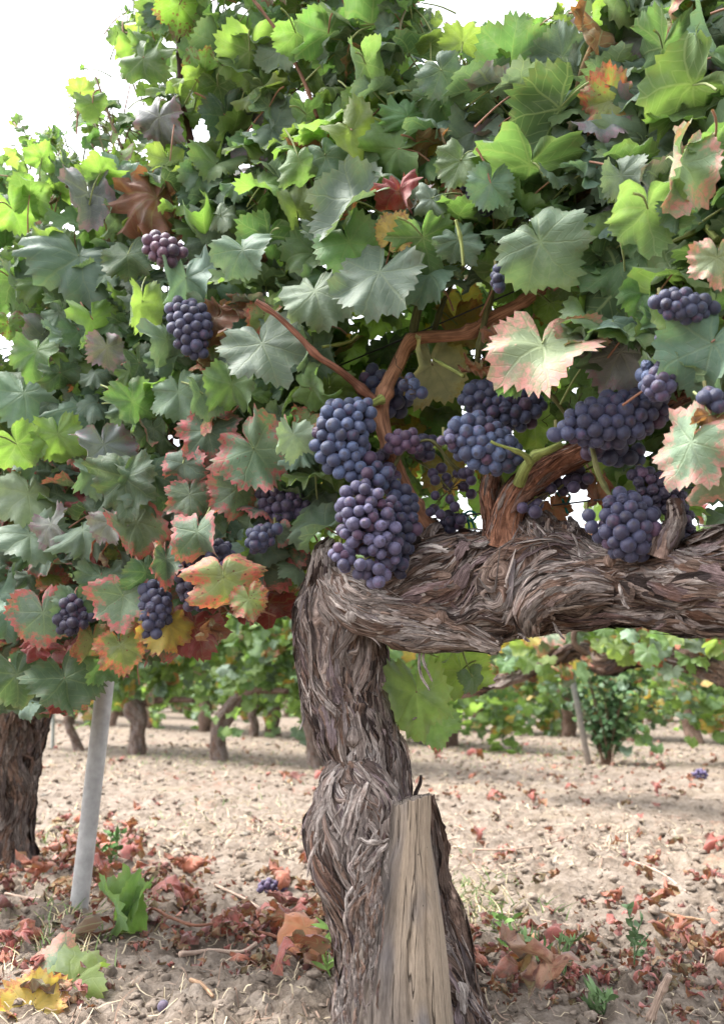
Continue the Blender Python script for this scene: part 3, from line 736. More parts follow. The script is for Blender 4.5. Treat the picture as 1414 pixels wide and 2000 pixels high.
def bark_limb(g, ctrl, M=200, N=400, amp=.0045, lump=.10, tw=None, seed=1, strips=900, slen=(.03, .13), swid=(.0006, .0026), lift=.004,
              kx=95, kv=7, base=(BRN, GREY), warpa=.55, flip=False, red=.15, cols=None):
    pts = []
    for c in ctrl:
        p = P(c[0], c[1], c[2]); pts.append([*p, c[3] * mpp(p)])
    S = catmull(pts, N); C = S[:, :3]; R = np.maximum(S[:, 3], .002)
    T = unit(np.gradient(C, axis=0)); Nn = np.zeros_like(T)
    ref = np.array([0, 1., 0]); Nn[0] = unit(ref - T[0] * np.dot(ref, T[0]))
    for i in range(1, N):
        v = ref - T[i] * np.dot(ref, T[i])
        Nn[i] = unit(.9 * (Nn[i - 1] - T[i] * np.dot(Nn[i - 1], T[i])) + .1 * v)
    B = np.cross(T, Nn)
    s = np.concatenate([[0], np.cumsum(np.linalg.norm(np.diff(C, axis=0), axis=1))]); Ltot = s[-1]
    tws = np.zeros(N) if tw is None else np.interp(s / Ltot, tw[0], tw[1])
    def warp(a, si, twi):
        return twi + warpa * noise3(np.cos(a) * 1.3 + seed, np.sin(a) * 1.3, si * 9, seed) + .25 * noise3(np.cos(a) * 3 + seed, np.sin(a) * 3, si * 24, seed + 3)
    a = np.arange(M) / M * 2 * math.pi
    A = np.broadcast_to(a, (N, M)); SS = np.broadcast_to(s[:, None], (N, M))
    ap = A + warp(A, SS, tws[:, None]); Rr = R[:, None]
    r0 = R.mean()
    ca, sa = np.cos(ap) * r0, np.sin(ap) * r0
    lumpv = lump * fbm(np.cos(A) * 1.1 + seed * 3.1, np.sin(A) * 1.1, SS * 11, seed + 5, 2)
    w1 = fbm(ca * kx, sa * kx, SS * kv, seed + 11, 3); w2 = fbm(ca * kx * 2.6, sa * kx * 2.6, SS * kv * 2.5, seed + 19, 2)
    rd = (1 - np.abs(w1) * 3.2) * .9 + w2 * .8
    plate = np.tanh(noise3(ca * kx * .45, sa * kx * .45, SS * kv * 1.6, seed + 23) * 7) * .9 + .5 * np.tanh(noise3(ca * kx * 1.1, sa * kx * 1.1, SS * kv * 4, seed + 27) * 6)
    crack = np.clip(1 - np.abs(fbm(ca * kx * .5 + 9, sa * kx * .5, SS * kv * .9 + 4, seed + 29, 3)) * 14, 0, 1)
    plate = plate - 1.6 * crack
    rad = Rr * (1 + lumpv) + amp * (rd + plate)
    V = C[:, None] + rad[..., None] * (np.cos(A)[..., None] * Nn[:, None] + np.sin(A)[..., None] * B[:, None])
    luv = np.stack([ap * r0, SS, 0 * SS], -1)
    mixv = np.clip(.5 + .7 * noise3(ca * 40, sa * 40, SS * 6, seed + 31) + .25 * rd, 0, 1)[..., None]
    col = base[0] * (1 - mixv) + base[1] * mixv * (1 + .25 * noise3(ca * 60, sa * 60, SS * 20, seed + 35)[..., None])
    rm = np.clip(noise3(ca * 25, sa * 25, SS * 9, seed + 41) * 1.6 - .55, 0, 1)[..., None] * red * 4
    col = col * (1 - np.clip(rm, 0, .8)) + RED * np.clip(rm, 0, .8)
    idx = np.arange(N * M).reshape(N, M); rr = np.roll(idx, -1, 1)
    Q = np.stack([idx[:-1], rr[:-1], rr[1:], idx[1:]], -1).reshape(-1, 4)
    if flip: Q = Q[:, ::-1]
    VV = np.vstack([V.reshape(-1, 3), C[:1], C[-1:]]); k = N * M
    Tt = [[k, rr[0, j], idx[0, j]] for j in range(M)] + [[k + 1, idx[-1, j], rr[-1, j]] for j in range(M)]
    lu = np.vstack([luv.reshape(-1, 3), luv[0, :1], luv[-1, :1]]); cc = np.vstack([col.reshape(-1, 3), col[0, :1], col[-1, :1]])
    g.add(VV, T=Tt, Q=Q, luv=lu, c1=cc)
    # fibrous strips following the grain
    rng = np.random.default_rng(seed * 7 + 3)
    cols = cols or [GREY, GREY * 1.1, PALE, BRN, DRK * 1.3, GREY * .8, np.array([.20, .16, .165])]
    def samp(aa, ss):
        fu = (aa / (2 * math.pi)) % 1 * M; fv = np.clip(np.interp(ss, s, np.arange(N)), 0, N - 1.001)
        i0 = fu.astype(int) % M; i1 = (i0 + 1) % M; j0 = fv.astype(int); j1 = j0 + 1
        tu = (fu - np.floor(fu))[:, None]; tv = (fv - j0)[:, None]
        p = (V[j0, i0] * (1 - tu) + V[j0, i1] * tu) * (1 - tv) + (V[j1, i0] * (1 - tu) + V[j1, i1] * tu) * tv
        ce = C[j0] * (1 - tv) + C[j1] * tv
        return p, unit(p - ce), T[j0]
    K = 12
    for q in range(strips):
        L = rng.uniform(*slen) * (1.6 if rng.random() < .08 else 1)
        s0 = rng.uniform(-.1 * L, Ltot - L * .7)
        ss = np.clip(s0 + np.linspace(0, L, K), 0, Ltot)
        cst = rng.uniform(0, 2 * math.pi)
        twi = np.interp(ss, s, tws)
        aa = np.full(K, cst)
        for _ in range(4): aa = cst - warp(aa, ss, twi)
        aa = aa + rng.normal() * .10 * (e0 := np.linspace(-1, 1, K)) + .06 * rng.normal() * np.sin(np.linspace(0, 3 + 3 * rng.random(), K) + rng.random() * 6)
        p, nn, tt = samp(aa, ss)
        # smooth the path a bit so that it bridges the grooves
        for _ in range(2):
            p[1:-1] = (p[:-2] + 2 * p[1:-1] + p[2:]) / 4
        h = .0008 + .0022 * rng.random() * np.ones(K)
        e = np.linspace(-1, 1, K)
        lf = lift * rng.random() ** 2
        h = h + lf * (np.clip(e, 0, 1) ** 2 * (rng.random() < .7) + np.clip(-e, 0, 1) ** 2 * (rng.random() < .5)) * (3.5 if rng.random() < .07 else 1)
        c = p + nn * h[:, None]
        d = unit(np.gradient(c, axis=0)); sd = unit(np.cross(d, nn))
        wide = rng.random()
        roll = (rng.normal() * .35 + .5 * rng.normal() * e) * (.4 if wide < .3 else 1)
        sd2 = sd * np.cos(roll)[:, None] + nn * np.sin(roll)[:, None]; nn2 = unit(np.cross(sd2, d))
        w = rng.uniform(*swid) * (1 if wide > .30 else 3.2 if wide > .08 else 5.0) * (1 - .8 * np.abs(e) ** 3) * (1 + .25 * np.sin(e * 5 + rng.random() * 6)) * rng.uniform(.6, 1.25, K)
        Vs = np.empty((K * 4, 3)); th = np.minimum(w * .22, .0009) * rng.uniform(.2, 1.4, K) + .0002
        Vs[0::4] = c - sd2 * w[:, None]; Vs[1::4] = c + nn2 * th[:, None] - sd2 * w[:, None] * .3; Vs[2::4] = c + nn2 * th[:, None] * .8 + sd2 * w[:, None] * .45; Vs[3::4] = c + sd2 * w[:, None]
        i = np.arange(K - 1) * 4
        Qs = np.vstack([np.stack([i + j, i + j + 1, i + j + 5, i + j + 4], 1) for j in range(3)])
        ls = np.zeros((K * 4, 3)); u0 = rng.random() * 3
        for j, f in enumerate((-1, -.3, .45, 1)):
            ls[j::4, 0] = u0 + f * w; ls[j::4, 1] = ss + q * .13
        cc = cols[rng.integers(len(cols))] * rng.uniform(.5, 1.3)
        g.add(Vs, Q=Qs, luv=ls, c1=cc)
    return V

# ------------------------------------------------------------------ main grapevine
vine = empty('grapevine', P(800, 2030, 1.33) * [1, 1, 0], 'old gnarled grapevine with shaggy bark trunk, thick bent arm and hanging blue grapes', 'grapevine')

g = Geo()
bark_limb(g, [(654,1080,1.31,26),(655,1125,1.31,48),(660,1165,1.31,70),(664,1212,1.31,82),(672,1280,1.31,80),(683,1350,1.32,82),(700,1430,1.32,78),(720,1496,1.32,74),(709,1545,1.31,86),
              (697,1600,1.30,88),(695,1650,1.30,86),(712,1700,1.31,86),(738,1755,1.33,96),(762,1815,1.34,106),(785,1880,1.34,122),(796,1950,1.34,134),(806,2030,1.34,155),(812,2080,1.34,190)],
          M=230, N=560, tw=([0, .35, .45, .5, .56, .62, .75, 1], [0, -.15, -.3, -.1, .35, .6, .65, .7]), seed=1, strips=2200, lump=.085, amp=.0048)
# knots and small bosses
def boss(g, px, py, Y, rpx, seed, col=GREY, sq=(1, .6, 1.1)):
    c = P(px, py, Y); r = rpx * mpp(c); v, f = ICO3
    d = 1 + .22 * fbm(v[:, 0] * 2 + seed, v[:, 1] * 2, v[:, 2] * 2, seed, 3) + .10 * noise3(v[:, 0] * 9, v[:, 1] * 9, v[:, 2] * 2.5, seed)
    W = v * d[:, None] * r * np.array(sq) + c
    g.add(W, T=f, luv=np.stack([np.arctan2(v[:, 0], -v[:, 1]) * r, v[:, 2] * r + seed, 0 * r * v[:, 0]], 1), c1=col)
boss(g, 652, 1333, 1.255, 15, 3, BRN * 1.25)
boss(g, 690, 1440, 1.26, 17, 4, GREY)
boss(g, 640, 1560, 1.27, 26, 6, GREY * .9)
boss(g, 742, 1215, 1.262, 15, 7, BRN)

# loose frayed bark hanging across the waist of the trunk
def fray(g, pl, Y0, Y1, w, seed, col):
    rng = np.random.default_rng(seed)
    pts = [P(x, y, Y0 + (Y1 - Y0) * i / (len(pl) - 1)) for i, (x, y) in enumerate(pl)]
    c = catmull(pts, 18); e = np.linspace(-1, 1, 18)
    c = c + .0015 * np.stack([noise3(e * 3, seed, 0, 1), noise3(e * 3, seed, 5, 2), noise3(e * 3, seed, 9, 3)], 1)
    d = unit(np.gradient(c, axis=0)); nn = np.tile(np.array([0, -1., .1]), (18, 1)); sd = unit(np.cross(d, nn))
    roll = .5 * noise3(e * 1.5, seed, 2, 4) * 1.6; sd2 = sd * np.cos(roll)[:, None] + nn * np.sin(roll)[:, None]; n2 = unit(np.cross(sd2, d))
    ww = w * (1 - .6 * np.abs(e) ** 3); th = ww * .35
    Vs = np.empty((72, 3)); Vs[0::4] = c - sd2 * ww[:, None]; Vs[1::4] = c + n2 * th[:, None] - sd2 * ww[:, None] * .3; Vs[2::4] = c + n2 * th[:, None] * .7 + sd2 * ww[:, None] * .4; Vs[3::4] = c + sd2 * ww[:, None]
    i = np.arange(17) * 4; Q = np.vstack([np.stack([i + j, i + j + 1, i + j + 5, i + j + 4], 1) for j in range(3)])
    ls = np.zeros((72, 3)); s = np.arange(18) * .006
    for j, f in enumerate((-1, -.3, .4, 1)): ls[j::4, 0] = seed + f * ww; ls[j::4, 1] = s + seed
    g.add(Vs, Q=Q, luv=ls, c1=col)
rg = np.random.default_rng(77)
for k in range(34):
    x0 = rg.uniform(625, 745); y0 = rg.uniform(1530, 1600); L = rg.uniform(50, 130)
    dx = rg.uniform(-30, 25)
    Yd = 1.235 + .00025 * abs(x0 - 700)
    dx = -14 + .25 * (x0 - 690) + rg.normal(0, 4)
    fray(g, [(x0 + 12, y0 - 15), (x0, y0 + L * .3), (x0 + dx * .7, y0 + L * .65), (x0 + dx, y0 + L)], Yd, Yd - .006, rg.uniform(.0012, .0040), k, [GREY, PALE, GREY * .8, GREY * 1.15][k % 4] * rg.uniform(.8, 1.15))
for k in range(26):
    x0 = rg.uniform(690, 730); y0 = rg.uniform(1620, 1740); L = rg.uniform(60, 150)
    fray(g, [(x0 + rg.uniform(0, 30), y0), (x0 + rg.uniform(-12, 12), y0 + L * .4), (x0 + rg.uniform(-20, 10), y0 + L * .7), (x0 + rg.uniform(-15, 15), y0 + L)], 1.222, 1.225, rg.uniform(.0015, .0038), 200 + k, [GREY, PALE, BRN * 1.3][k % 3] * rg.uniform(.85, 1.15))
fray(g, [(698,1638),(720,1645),(745,1646),(760,1640)], 1.20, 1.205, .0038, 300, PALE * .9)
fray(g, [(757,1646),(740,1668),(728,1690),(712,1702)], 1.20, 1.21, .0034, 301, PALE * .85)
for k in range(60):
    f = rg.random(); y0 = 1640 + 360 * f; xe = 752 - 62 * f - 14 * f * f
    x0 = xe + rg.normal(0, 7 + 16 * f) - 4; L = rg.uniform(35, 110)
    fray(g, [(x0, y0), (x0 - 3 + rg.normal(0, 3), y0 + L * .5), (x0 - 6 + rg.normal(0, 5), y0 + L)], 1.214 - .012 * f, 1.212 - .012 * f, rg.uniform(.0010, .0036), 400 + k, [GREY, GREY * .75, BRN * 1.4, PALE * .85][k % 4] * rg.uniform(.7, 1.1))
trunk = place('trunk', g.mesh('trunk', M_BARK, WL[vine.name]), vine, WL[vine.name])
for pl, Y in (([(825,1262),(818,1290),(822,1320),(838,1350)], 1.21), ([(830,1262),(826,1285),(830,1300),(845,1330)], 1.21), ([(1010,1235),(1020,1242),(1035,1255)], 1.1), ([(1078,1215),(1090,1232),(1100,1250)], 1.08),
              ([(597,1330),(590,1370),(594,1400),(587,1425)], 1.3), ([(780,1400),(797,1405),(815,1402)], 1.3), ([(765,1290),(775,1310),(768,1330)], 1.3), ([(1208,1140),(1213,1165),(1228,1190)], .99)):
    g = Geo(); fray(g, pl, Y, Y, .0022, int(pl[0][0]), PALE * .9); place('bark_shred', g.mesh('bark_shred', M_BARK, P(*pl[0], Y)), vine, P(*pl[0], Y))

# the sawn dead wood column at the foot
g = Geo()
def stub():
    ctrl = [(800,1562,1.25,40),(799,1600,1.25,41),(797,1640,1.25,43),(792,1700,1.254,58),(788,1790,1.256,74),(784,1880,1.255,89),(782,1970,1.252,98),(784,2070,1.25,106)]
    pts = [[*P(c[0], c[1], c[2]), c[3] * mpp(P(*c[:3]))] for c in ctrl]
    N, M = 260, 150; S = catmull(pts, N); C, R = S[:, :3], S[:, 3]
    a = np.arange(M) / M * 2 * math.pi + math.pi / 2
    s = np.concatenate([[0], np.cumsum(np.linalg.norm(np.diff(C, axis=0), axis=1))])
    A = np.broadcast_to(a, (N, M)); SS = np.broadcast_to(s[:, None], (N, M))
    rad = R[:, None] * (1 + .06 * fbm(np.cos(A) * 1.5, np.sin(A) * 1.5, SS * 5, 3, 2) + .02 * noise3(np.cos(A) * 9, np.sin(A) * 9, SS * 5, 5))
    def groove(a0, w, d, s0, s1, wob):
        aa = a0 + wob * np.sin(SS * 22) * .12
        dd = (A - aa + math.pi) % (2 * math.pi) - math.pi
        return -d * np.exp(-(dd / w) ** 2) * np.clip((SS - s0) / .03, 0, 1) * np.clip((s1 - SS) / .03, 0, 1)
    rad = rad + groove(4.95, .035, .011, .10, .50, 1) + groove(4.35, .03, .006, .22, .5, -1) + groove(5.4, .05, .008, .06, .5, .6)
    rad = rad + .0035 * np.clip((SS - .26) / .1, 0, 1) * (1 - 3 * np.abs(fbm(np.cos(A) * 6, np.sin(A) * 6, SS * 16, 9, 3)))
    def knot(a0, s0, w, hgt):
        dd = (A - a0 + math.pi) % (2 * math.pi) - math.pi
        return hgt * np.exp(-(dd / (w / .07)) ** 2 - ((SS - s0) / w) ** 2)
    rad = rad + knot(4.95, .115, .012, .004) + knot(5.05, .27, .014, .003) - knot(4.85, .19, .01, .002)
    V = C[:, None] + rad[..., None] * np.stack([np.cos(A), np.sin(A) * .62, np.zeros_like(A)], -1)
    V[..., 2] += (np.exp(-SS / .004))* .0025 * noise3(np.cos(A) * 5, np.sin(A) * 5, 0 * A, 4)
    # slanted saw cut: lower on the left
    V[..., 2] += np.exp(-SS / .03) * (V[..., 0] - C[:, None, 0]) * .25
    luv = np.stack([A * R.mean(), SS, 0 * A], -1)
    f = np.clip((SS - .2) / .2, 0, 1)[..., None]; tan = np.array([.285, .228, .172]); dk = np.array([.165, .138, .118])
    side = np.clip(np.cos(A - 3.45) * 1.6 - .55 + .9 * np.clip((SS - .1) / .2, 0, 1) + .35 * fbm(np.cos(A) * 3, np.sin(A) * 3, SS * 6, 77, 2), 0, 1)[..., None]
    rough = side[..., 0] * np.clip((SS - .06) / .08, 0, 1) + .18
    ca_, sa_ = np.cos(A), np.sin(A)
    rel = (1 - np.abs(fbm(ca_ * 7, sa_ * 7, SS * 9, 91, 3)) * 3.4) * .0045 + .0016 * fbm(ca_ * 22, sa_ * 22, SS * 30, 95, 2)
    V = V + (rel * rough)[..., None] * np.stack([ca_, sa_, 0 * A], -1)
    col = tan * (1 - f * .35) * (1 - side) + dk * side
    idx = np.arange(N * M).reshape(N, M); rr = np.roll(idx, -1, 1)
    Q = np.stack([idx[:-1], idx[1:], rr[1:], rr[:-1]], -1).reshape(-1, 4)
    # domed rough cut top as rings
    rings = [V.reshape(-1, 3)]; lu = [luv.reshape(-1, 3)]; cc = [col.reshape(-1, 3)]; prev = idx[0]; n = N * M
    for fr_ in (.93, .8, .6, .4, .2, .05):
        r_ = C[0] + (V[0] - C[0]) * fr_; r_[:, 2] += .0025 * (1 - fr_) + .0012 * noise3(r_[:, 0] * 300, r_[:, 1] * 300, 0, 6)
        rings.append(r_); lu.append(np.stack([r_[:, 0], r_[:, 1], 0 * r_[:, 0]], 1)); cc.append(np.tile(dk * .9, (M, 1)))
        cur = n + np.arange(M); n += M
        Q = np.vstack([Q, np.stack([prev, np.roll(prev, -1), np.roll(cur, -1), cur], 1)]); prev = cur
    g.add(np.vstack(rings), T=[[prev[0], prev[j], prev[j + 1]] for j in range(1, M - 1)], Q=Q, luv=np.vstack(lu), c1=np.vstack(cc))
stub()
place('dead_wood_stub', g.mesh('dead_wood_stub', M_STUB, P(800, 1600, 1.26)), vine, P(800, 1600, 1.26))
# bark flank running down behind the stub on its right
g = Geo()
bark_limb(g, [(815,1560,1.33,22),(832,1620,1.33,26),(842,1700,1.33,32),(858,1800,1.33,40),(872,1880,1.33,46),(888,1950,1.33,48),(905,2020,1.33,52),(930,2070,1.33,46)], M=110, N=300, seed=9, strips=420, lump=.16, amp=.0035,
          base=(DRK * 1.5, BRN), cols=[BRN, BRN * 1.3, GREY * .8, DRK * 1.4, GREY])
tube(g, catmull([P(812,1566,1.30), P(812,1548,1.30), P(820,1530,1.30), P(822,1514,1.30)], 10), np.linspace(.004, .0022, 10), 6, c1=DRK, jitter=.3, cap=True)
place('root_flare', g.mesh('root_flare', M_BARK, P(880, 1880, 1.33)), vine, P(880, 1880, 1.33))

# arm
g = Geo()
bark_limb(g, [(665,1150,1.33,34),(715,1160,1.29,56),(780,1165,1.26,74),(860,1158,1.235,92),(940,1150,1.215,102),(1010,1134,1.19,100),(1080,1128,1.16,90),(1150,1138,1.125,76),(1230,1143,1.08,66),(1320,1146,1.03,72),
              (1414,1138,.985,90),(1520,1120,.94,98),(1640,1110,.89,95)], M=230, N=620, seed=21, strips=2500, lump=.12, amp=.0052,
          tw=([0, .2, .35, .48, .6, 1], [0, .2, .6, .85, 1.0, 1.1]), slen=(.03, .14), cols=[GREY, GREY * 1.1, PALE * .9, BRN, DRK * 1.2, GREY * .75, np.array([.20, .15, .15]), BRN * .8])
bark_limb(g, [(655,1128,1.275,34),(680,1165,1.255,44),(720,1196,1.24,46),(790,1210,1.22,45),(860,1226,1.20,38),(925,1246,1.185,25),(975,1266,1.175,10)], M=130, N=330, seed=33, strips=1100, lump=.10, amp=.004,
          slen=(.04, .16), swid=(.0008, .0026), cols=[PALE, GREY * 1.1, PALE * .85, GREY, BRN * 1.2])
bark_limb(g, [(1200,1158,1.055,12),(1130,1152,1.07,22),(1070,1160,1.08,28),(1036,1186,1.085,26),(1026,1215,1.095,19),(1034,1240,1.105,8)], M=110, N=240, seed=41, strips=420, lump=.08, amp=.003,
          slen=(.03, .10), cols=[GREY, GREY * .8, PALE * .8, BRN])
# spur head carrying the canes
bark_limb(g, [(1060,1120,1.16,60),(1050,1080,1.16,62),(1040,1045,1.165,52),(1030,1018,1.17,36),(1025,1008,1.17,16)], M=120, N=160, seed=51, strips=330, lump=.2, amp=.005, slen=(.015, .05), base=(DRK * 1.6, BRN))
bark_limb(g, [(1110,1080,1.14,40),(1110,1050,1.145,36),(1110,1030,1.15,18)], M=90, N=80, seed=52, strips=120, lump=.25, amp=.005, slen=(.01, .03), base=(DRK * 1.6, BRN))
bark_limb(g, [(790,1140,1.26,66),(820,1092,1.265,56),(845,1052,1.27,40),(862,1030,1.275,20)], M=120, N=150, seed=53, strips=260, lump=.2, amp=.005, slen=(.015, .05), base=(DRK * 1.6, BRN))
bark_limb(g, [(905,1110,1.20,34),(925,1082,1.20,38),(945,1068,1.205,22)], M=90, N=90, seed=54, strips=120, lump=.2, amp=.004, slen=(.015, .04), base=(BRN * 1.4, RED))
bark_limb(g, [(622,1140,1.285,22),(630,1105,1.27,20),(636,1075,1.275,14),(652,1060,1.28,7)], M=60, N=100, seed=55, strips=60, lump=.1, amp=.002, slen=(.02, .05), base=(DRK, DRK * 1.6))
bark_limb(g, [(1290,1090,1.0,22),(1300,1060,.995,20),(1316,1030,.99,15),(1318,1000,.985,10),(1312,975,.985,7)], M=60, N=120, seed=56, strips=60, lump=.3, amp=.003, slen=(.02, .05))
for k, (x, y, Y, r) in enumerate([(686,1204,1.205,11),(862,1205,1.165,13),(905,1110,1.165,16),(1190,1095,1.02,12)]):
    boss(g, x, y, Y, r, 60 + k, PALE if k == 0 else BRN * 1.5)
arm = place('arm', g.mesh('arm', M_BARK, P(700, 1158, 1.29)), vine, P(700, 1158, 1.29))

# canes
CBR = np.array([.33, .175, .105]); CRD = np.array([.215, .098, .064])
def cane(parent, pl, c, name='cane', nodes=.09, seed=1, M=14, jit=.08, label=None):
    pts = [[*P(x, y, Y), r * mpp(P(x, y, Y))] for x, y, Y, r in pl]
    n = max(16, len(pl) * 14); S = catmull(pts, n); g = Geo()
    tube(g, S[:, :3], S[:, 3], M, c1=c, jitter=jit, cap=True, nodes=nodes, seed=seed)
    o = place(name, g.mesh(name, M_CANE, S[0, :3]), parent, S[0, :3])
    if label: o['label'] = label
    return o
cane(vine, [(862,1060,1.27,22),(836,1035,1.26,20),(808,990,1.25,17),(780,935,1.24,16),(762,880,1.23,15),(748,830,1.225,15),(744,790,1.22,15),(755,755,1.22,14),(775,715,1.22,13),(795,675,1.22,13),(820,660,1.22,13),(870,656,1.21,12),(915,650,1.20,12),(960,622,1.18,12),(1010,595,1.16,11),(1060,565,1.14,10),(1110,530,1.12,9)], CBR, seed=2, jit=.13, M=20, label='smooth orange brown cane arching up from the arm')
cane(vine, [(742,790,1.21,9),(715,768,1.20,8.5),(690,745,1.19,8),(655,718,1.17,7),(620,695,1.16,6.5),(585,658,1.15,6),(545,620,1.14,5.5),(500,588,1.13,5)], CRD, seed=3)
CO = [np.array([.26, .13, .085]), np.array([.20, .095, .06]), np.array([.30, .17, .12]), GREY * .8, np.array([.14, .07, .05])]
g = Geo(); bark_limb(g, [(990,1056,1.16,46),(992,1020,1.148,33),(1010,965,1.13,27),(1045,935,1.12,25),(1090,905,1.10,22),(1140,880,1.08,21),(1190,850,1.07,20),(1250,805,1.06,18),(1310,778,1.04,17),(1370,755,1.02,16),(1450,735,1.0,15)], M=90, N=420, amp=.0011, lump=.16,
          seed=84, strips=420, slen=(.02, .07), swid=(.0004, .0013), lift=.002, kx=130, kv=9, base=(np.array([.17, .075, .045]), np.array([.30, .155, .10])), cols=CO)
o = place('cane', g.mesh('cane', M_BARK, P(990, 1050, 1.155)), vine, P(990, 1050, 1.155)); o['label'] = 'thick red brown cane rising right from the spur'
g = Geo(); bark_limb(g, [(972,1052,1.18,30),(962,1000,1.17,18),(955,965,1.17,16),(960,930,1.17,15)], M=60, N=120, amp=.0011, lump=.2, seed=85, strips=120, slen=(.015, .05), swid=(.0004, .0013), lift=.002, kx=130, kv=9,
          base=(np.array([.17, .075, .045]), np.array([.30, .155, .10])), cols=CO)
place('cane', g.mesh('cane', M_BARK, P(975, 1045, 1.17)), vine, P(975, 1045, 1.17))
GRN = np.array([.20, .25, .07]); GRD = np.array([.11, .12, .05])
for k, (pl, c) in enumerate([
    ([(1012,945,1.10,12),(1025,915,1.08,11),(1045,890,1.07,9),(1070,880,1.06,8),(1095,868,1.06,7)], GRN),
    ([(1035,905,1.065,7),(1025,890,1.06,6),(1000,878,1.055,3.5),(970,868,1.05,3),(958,862,1.05,3)], GRN * 1.1),
    ([(1268,765,1.0,13),(1285,735,.99,11),(1300,700,.98,10),(1318,655,.97,8),(1335,620,.96,9),(1355,570,.94,9),(1375,530,.93,10),(1414,478,.92,11)], GRN * .9),
    ([(930,728,1.2,6),(935,680,1.18,6),(944,635,1.17,6),(958,580,1.15,6),(972,530,1.13,6),(970,460,1.12,6),(967,400,1.1,5)], GRD * 1.3),
    ([(970,460,1.12,4),(985,420,1.1,4),(1005,370,1.08,4),(1025,330,1.06,4)], GRN * .8),
    ([(805,660,1.22,9),(815,610,1.22,9),(835,560,1.22,8),(838,500,1.2,7),(830,430,1.18,5),(800,350,1.15,4),(785,290,1.12,3)], GRD),
    ([(845,655,1.24,6),(862,600,1.24,5),(880,560,1.24,4),(905,520,1.22,4)], GRD),
    ([(960,700,1.14,3),(940,710,1.14,3)], GRN),
    ([(905,735,1.13,4),(880,720,1.15,3.5),(848,702,1.17,3)], GRN),
    ([(1060,750,1.1,4),(1090,790,1.12,4),(1120,830,1.13,4)], GRD * 1.4),
    ([(985,1000,1.2,5),(985,960,1.2,6),(970,925,1.18,7)], GRN * .8),
    ([(905,520,1.02,3.5),(900,470,1.02,3.5),(890,430,1.02,3)], GRN),
    ([(1310,475,.93,5),(1350,455,.92,6),(1372,440,.92,7),(1400,470,.9,7)], GRN),
    ([(745,780,1.2,8),(728,788,1.19,7),(715,792,1.19,5)], GRN * 1.1),
    ([(700,655,1.2,3),(680,668,1.2,3),(630,678,1.18,3)], GRN * 1.1),
    ([(770,910,1.2,4),(790,880,1.19,3),(840,860,1.18,3),(880,905,1.2,4),(905,925,1.22,4)], GRD * 1.2),
    ([(1155,870,1.02,4),(1165,915,1.02,6),(1180,950,1.03,5),(1195,975,1.03,4)], GRD * 1.6),
    ([(375,300,1.42,6),(368,240,1.42,6),(355,200,1.42,5),(350,100,1.42,4),(345,20,1.42,3)], np.array([.12, .05, .05])),
    ([(690,200,1.2,4),(700,120,1.2,4),(690,60,1.2,3.5),(665,-20,1.2,3)], np.array([.18, .09, .05])),
    ([(620,230,1.22,4),(590,150,1.22,3.5),(540,60,1.22,3),(480,-20,1.22,3)], np.array([.18, .09, .05])),
]):
    cane(vine if k < 17 or k > 17 else vine, pl, c, 'shoot', nodes=.06, seed=10 + k, M=9)

# tendrils
rt = np.random.default_rng(4)
for k in range(16):
    x0, y0, Y = rt.uniform(740, 1140), rt.uniform(540, 940), rt.uniform(1.1, 1.22)
    t = np.linspace(0, 1, 40); c = P(x0, y0, Y); R_ = .004 + .004 * rt.random(); tn = rt.uniform(8, 18)
    sgn = rt.choice([-1, 1])
    pts = c + np.stack([sgn * .03 * t * rt.random() + R_ * t * np.cos(tn * t ** 1.5), R_ * t * np.sin(tn * t ** 1.5), -.05 * t * rt.uniform(.3, 1.2)], 1)
    g = Geo(); tube(g, pts, .0006, 4, c1=(.07, .05, .03)); place('tendril', g.mesh('tendril', M_CANE, c), vine, c)

# ------------------------------------------------------------------ grape bunches
def berry_meshes():
    out = []
    for k in range(5):
        v, f = ICO3; rg = np.random.default_rng(90 + k)
        d = 1 + .02 * noise3(v[:, 0] * 1.5 + k * 7, v[:, 1] * 1.5, v[:, 2] * 1.5, k)
        W = v * d[:, None] * np.array([1, 1, 1.05])
        W[:, 2] -= np.where(v[:, 2] > .97, (v[:, 2] - .97) * 1.6, 0)
        g = Geo()
        if k == 4:   # a shrivelled berry
            d = 1 - .22 * np.abs(fbm(v[:, 0] * 2.5, v[:, 1] * 2.5, v[:, 2] * 2.5, 8, 3)) * 2; W = v * d[:, None]
        g.add(W, T=f); out.append(g.mesh('grape', M_GRAPE))
    return out
BERRY = berry_meshes()
BLU = (.072, .108, .205); PUR = (.125, .115, .205); DBL = (.030, .042, .085); DPU = (.055, .040, .080); RDP = (.11, .055, .10); INK = (.022, .022, .045); GRM = (.20, .13, .12)

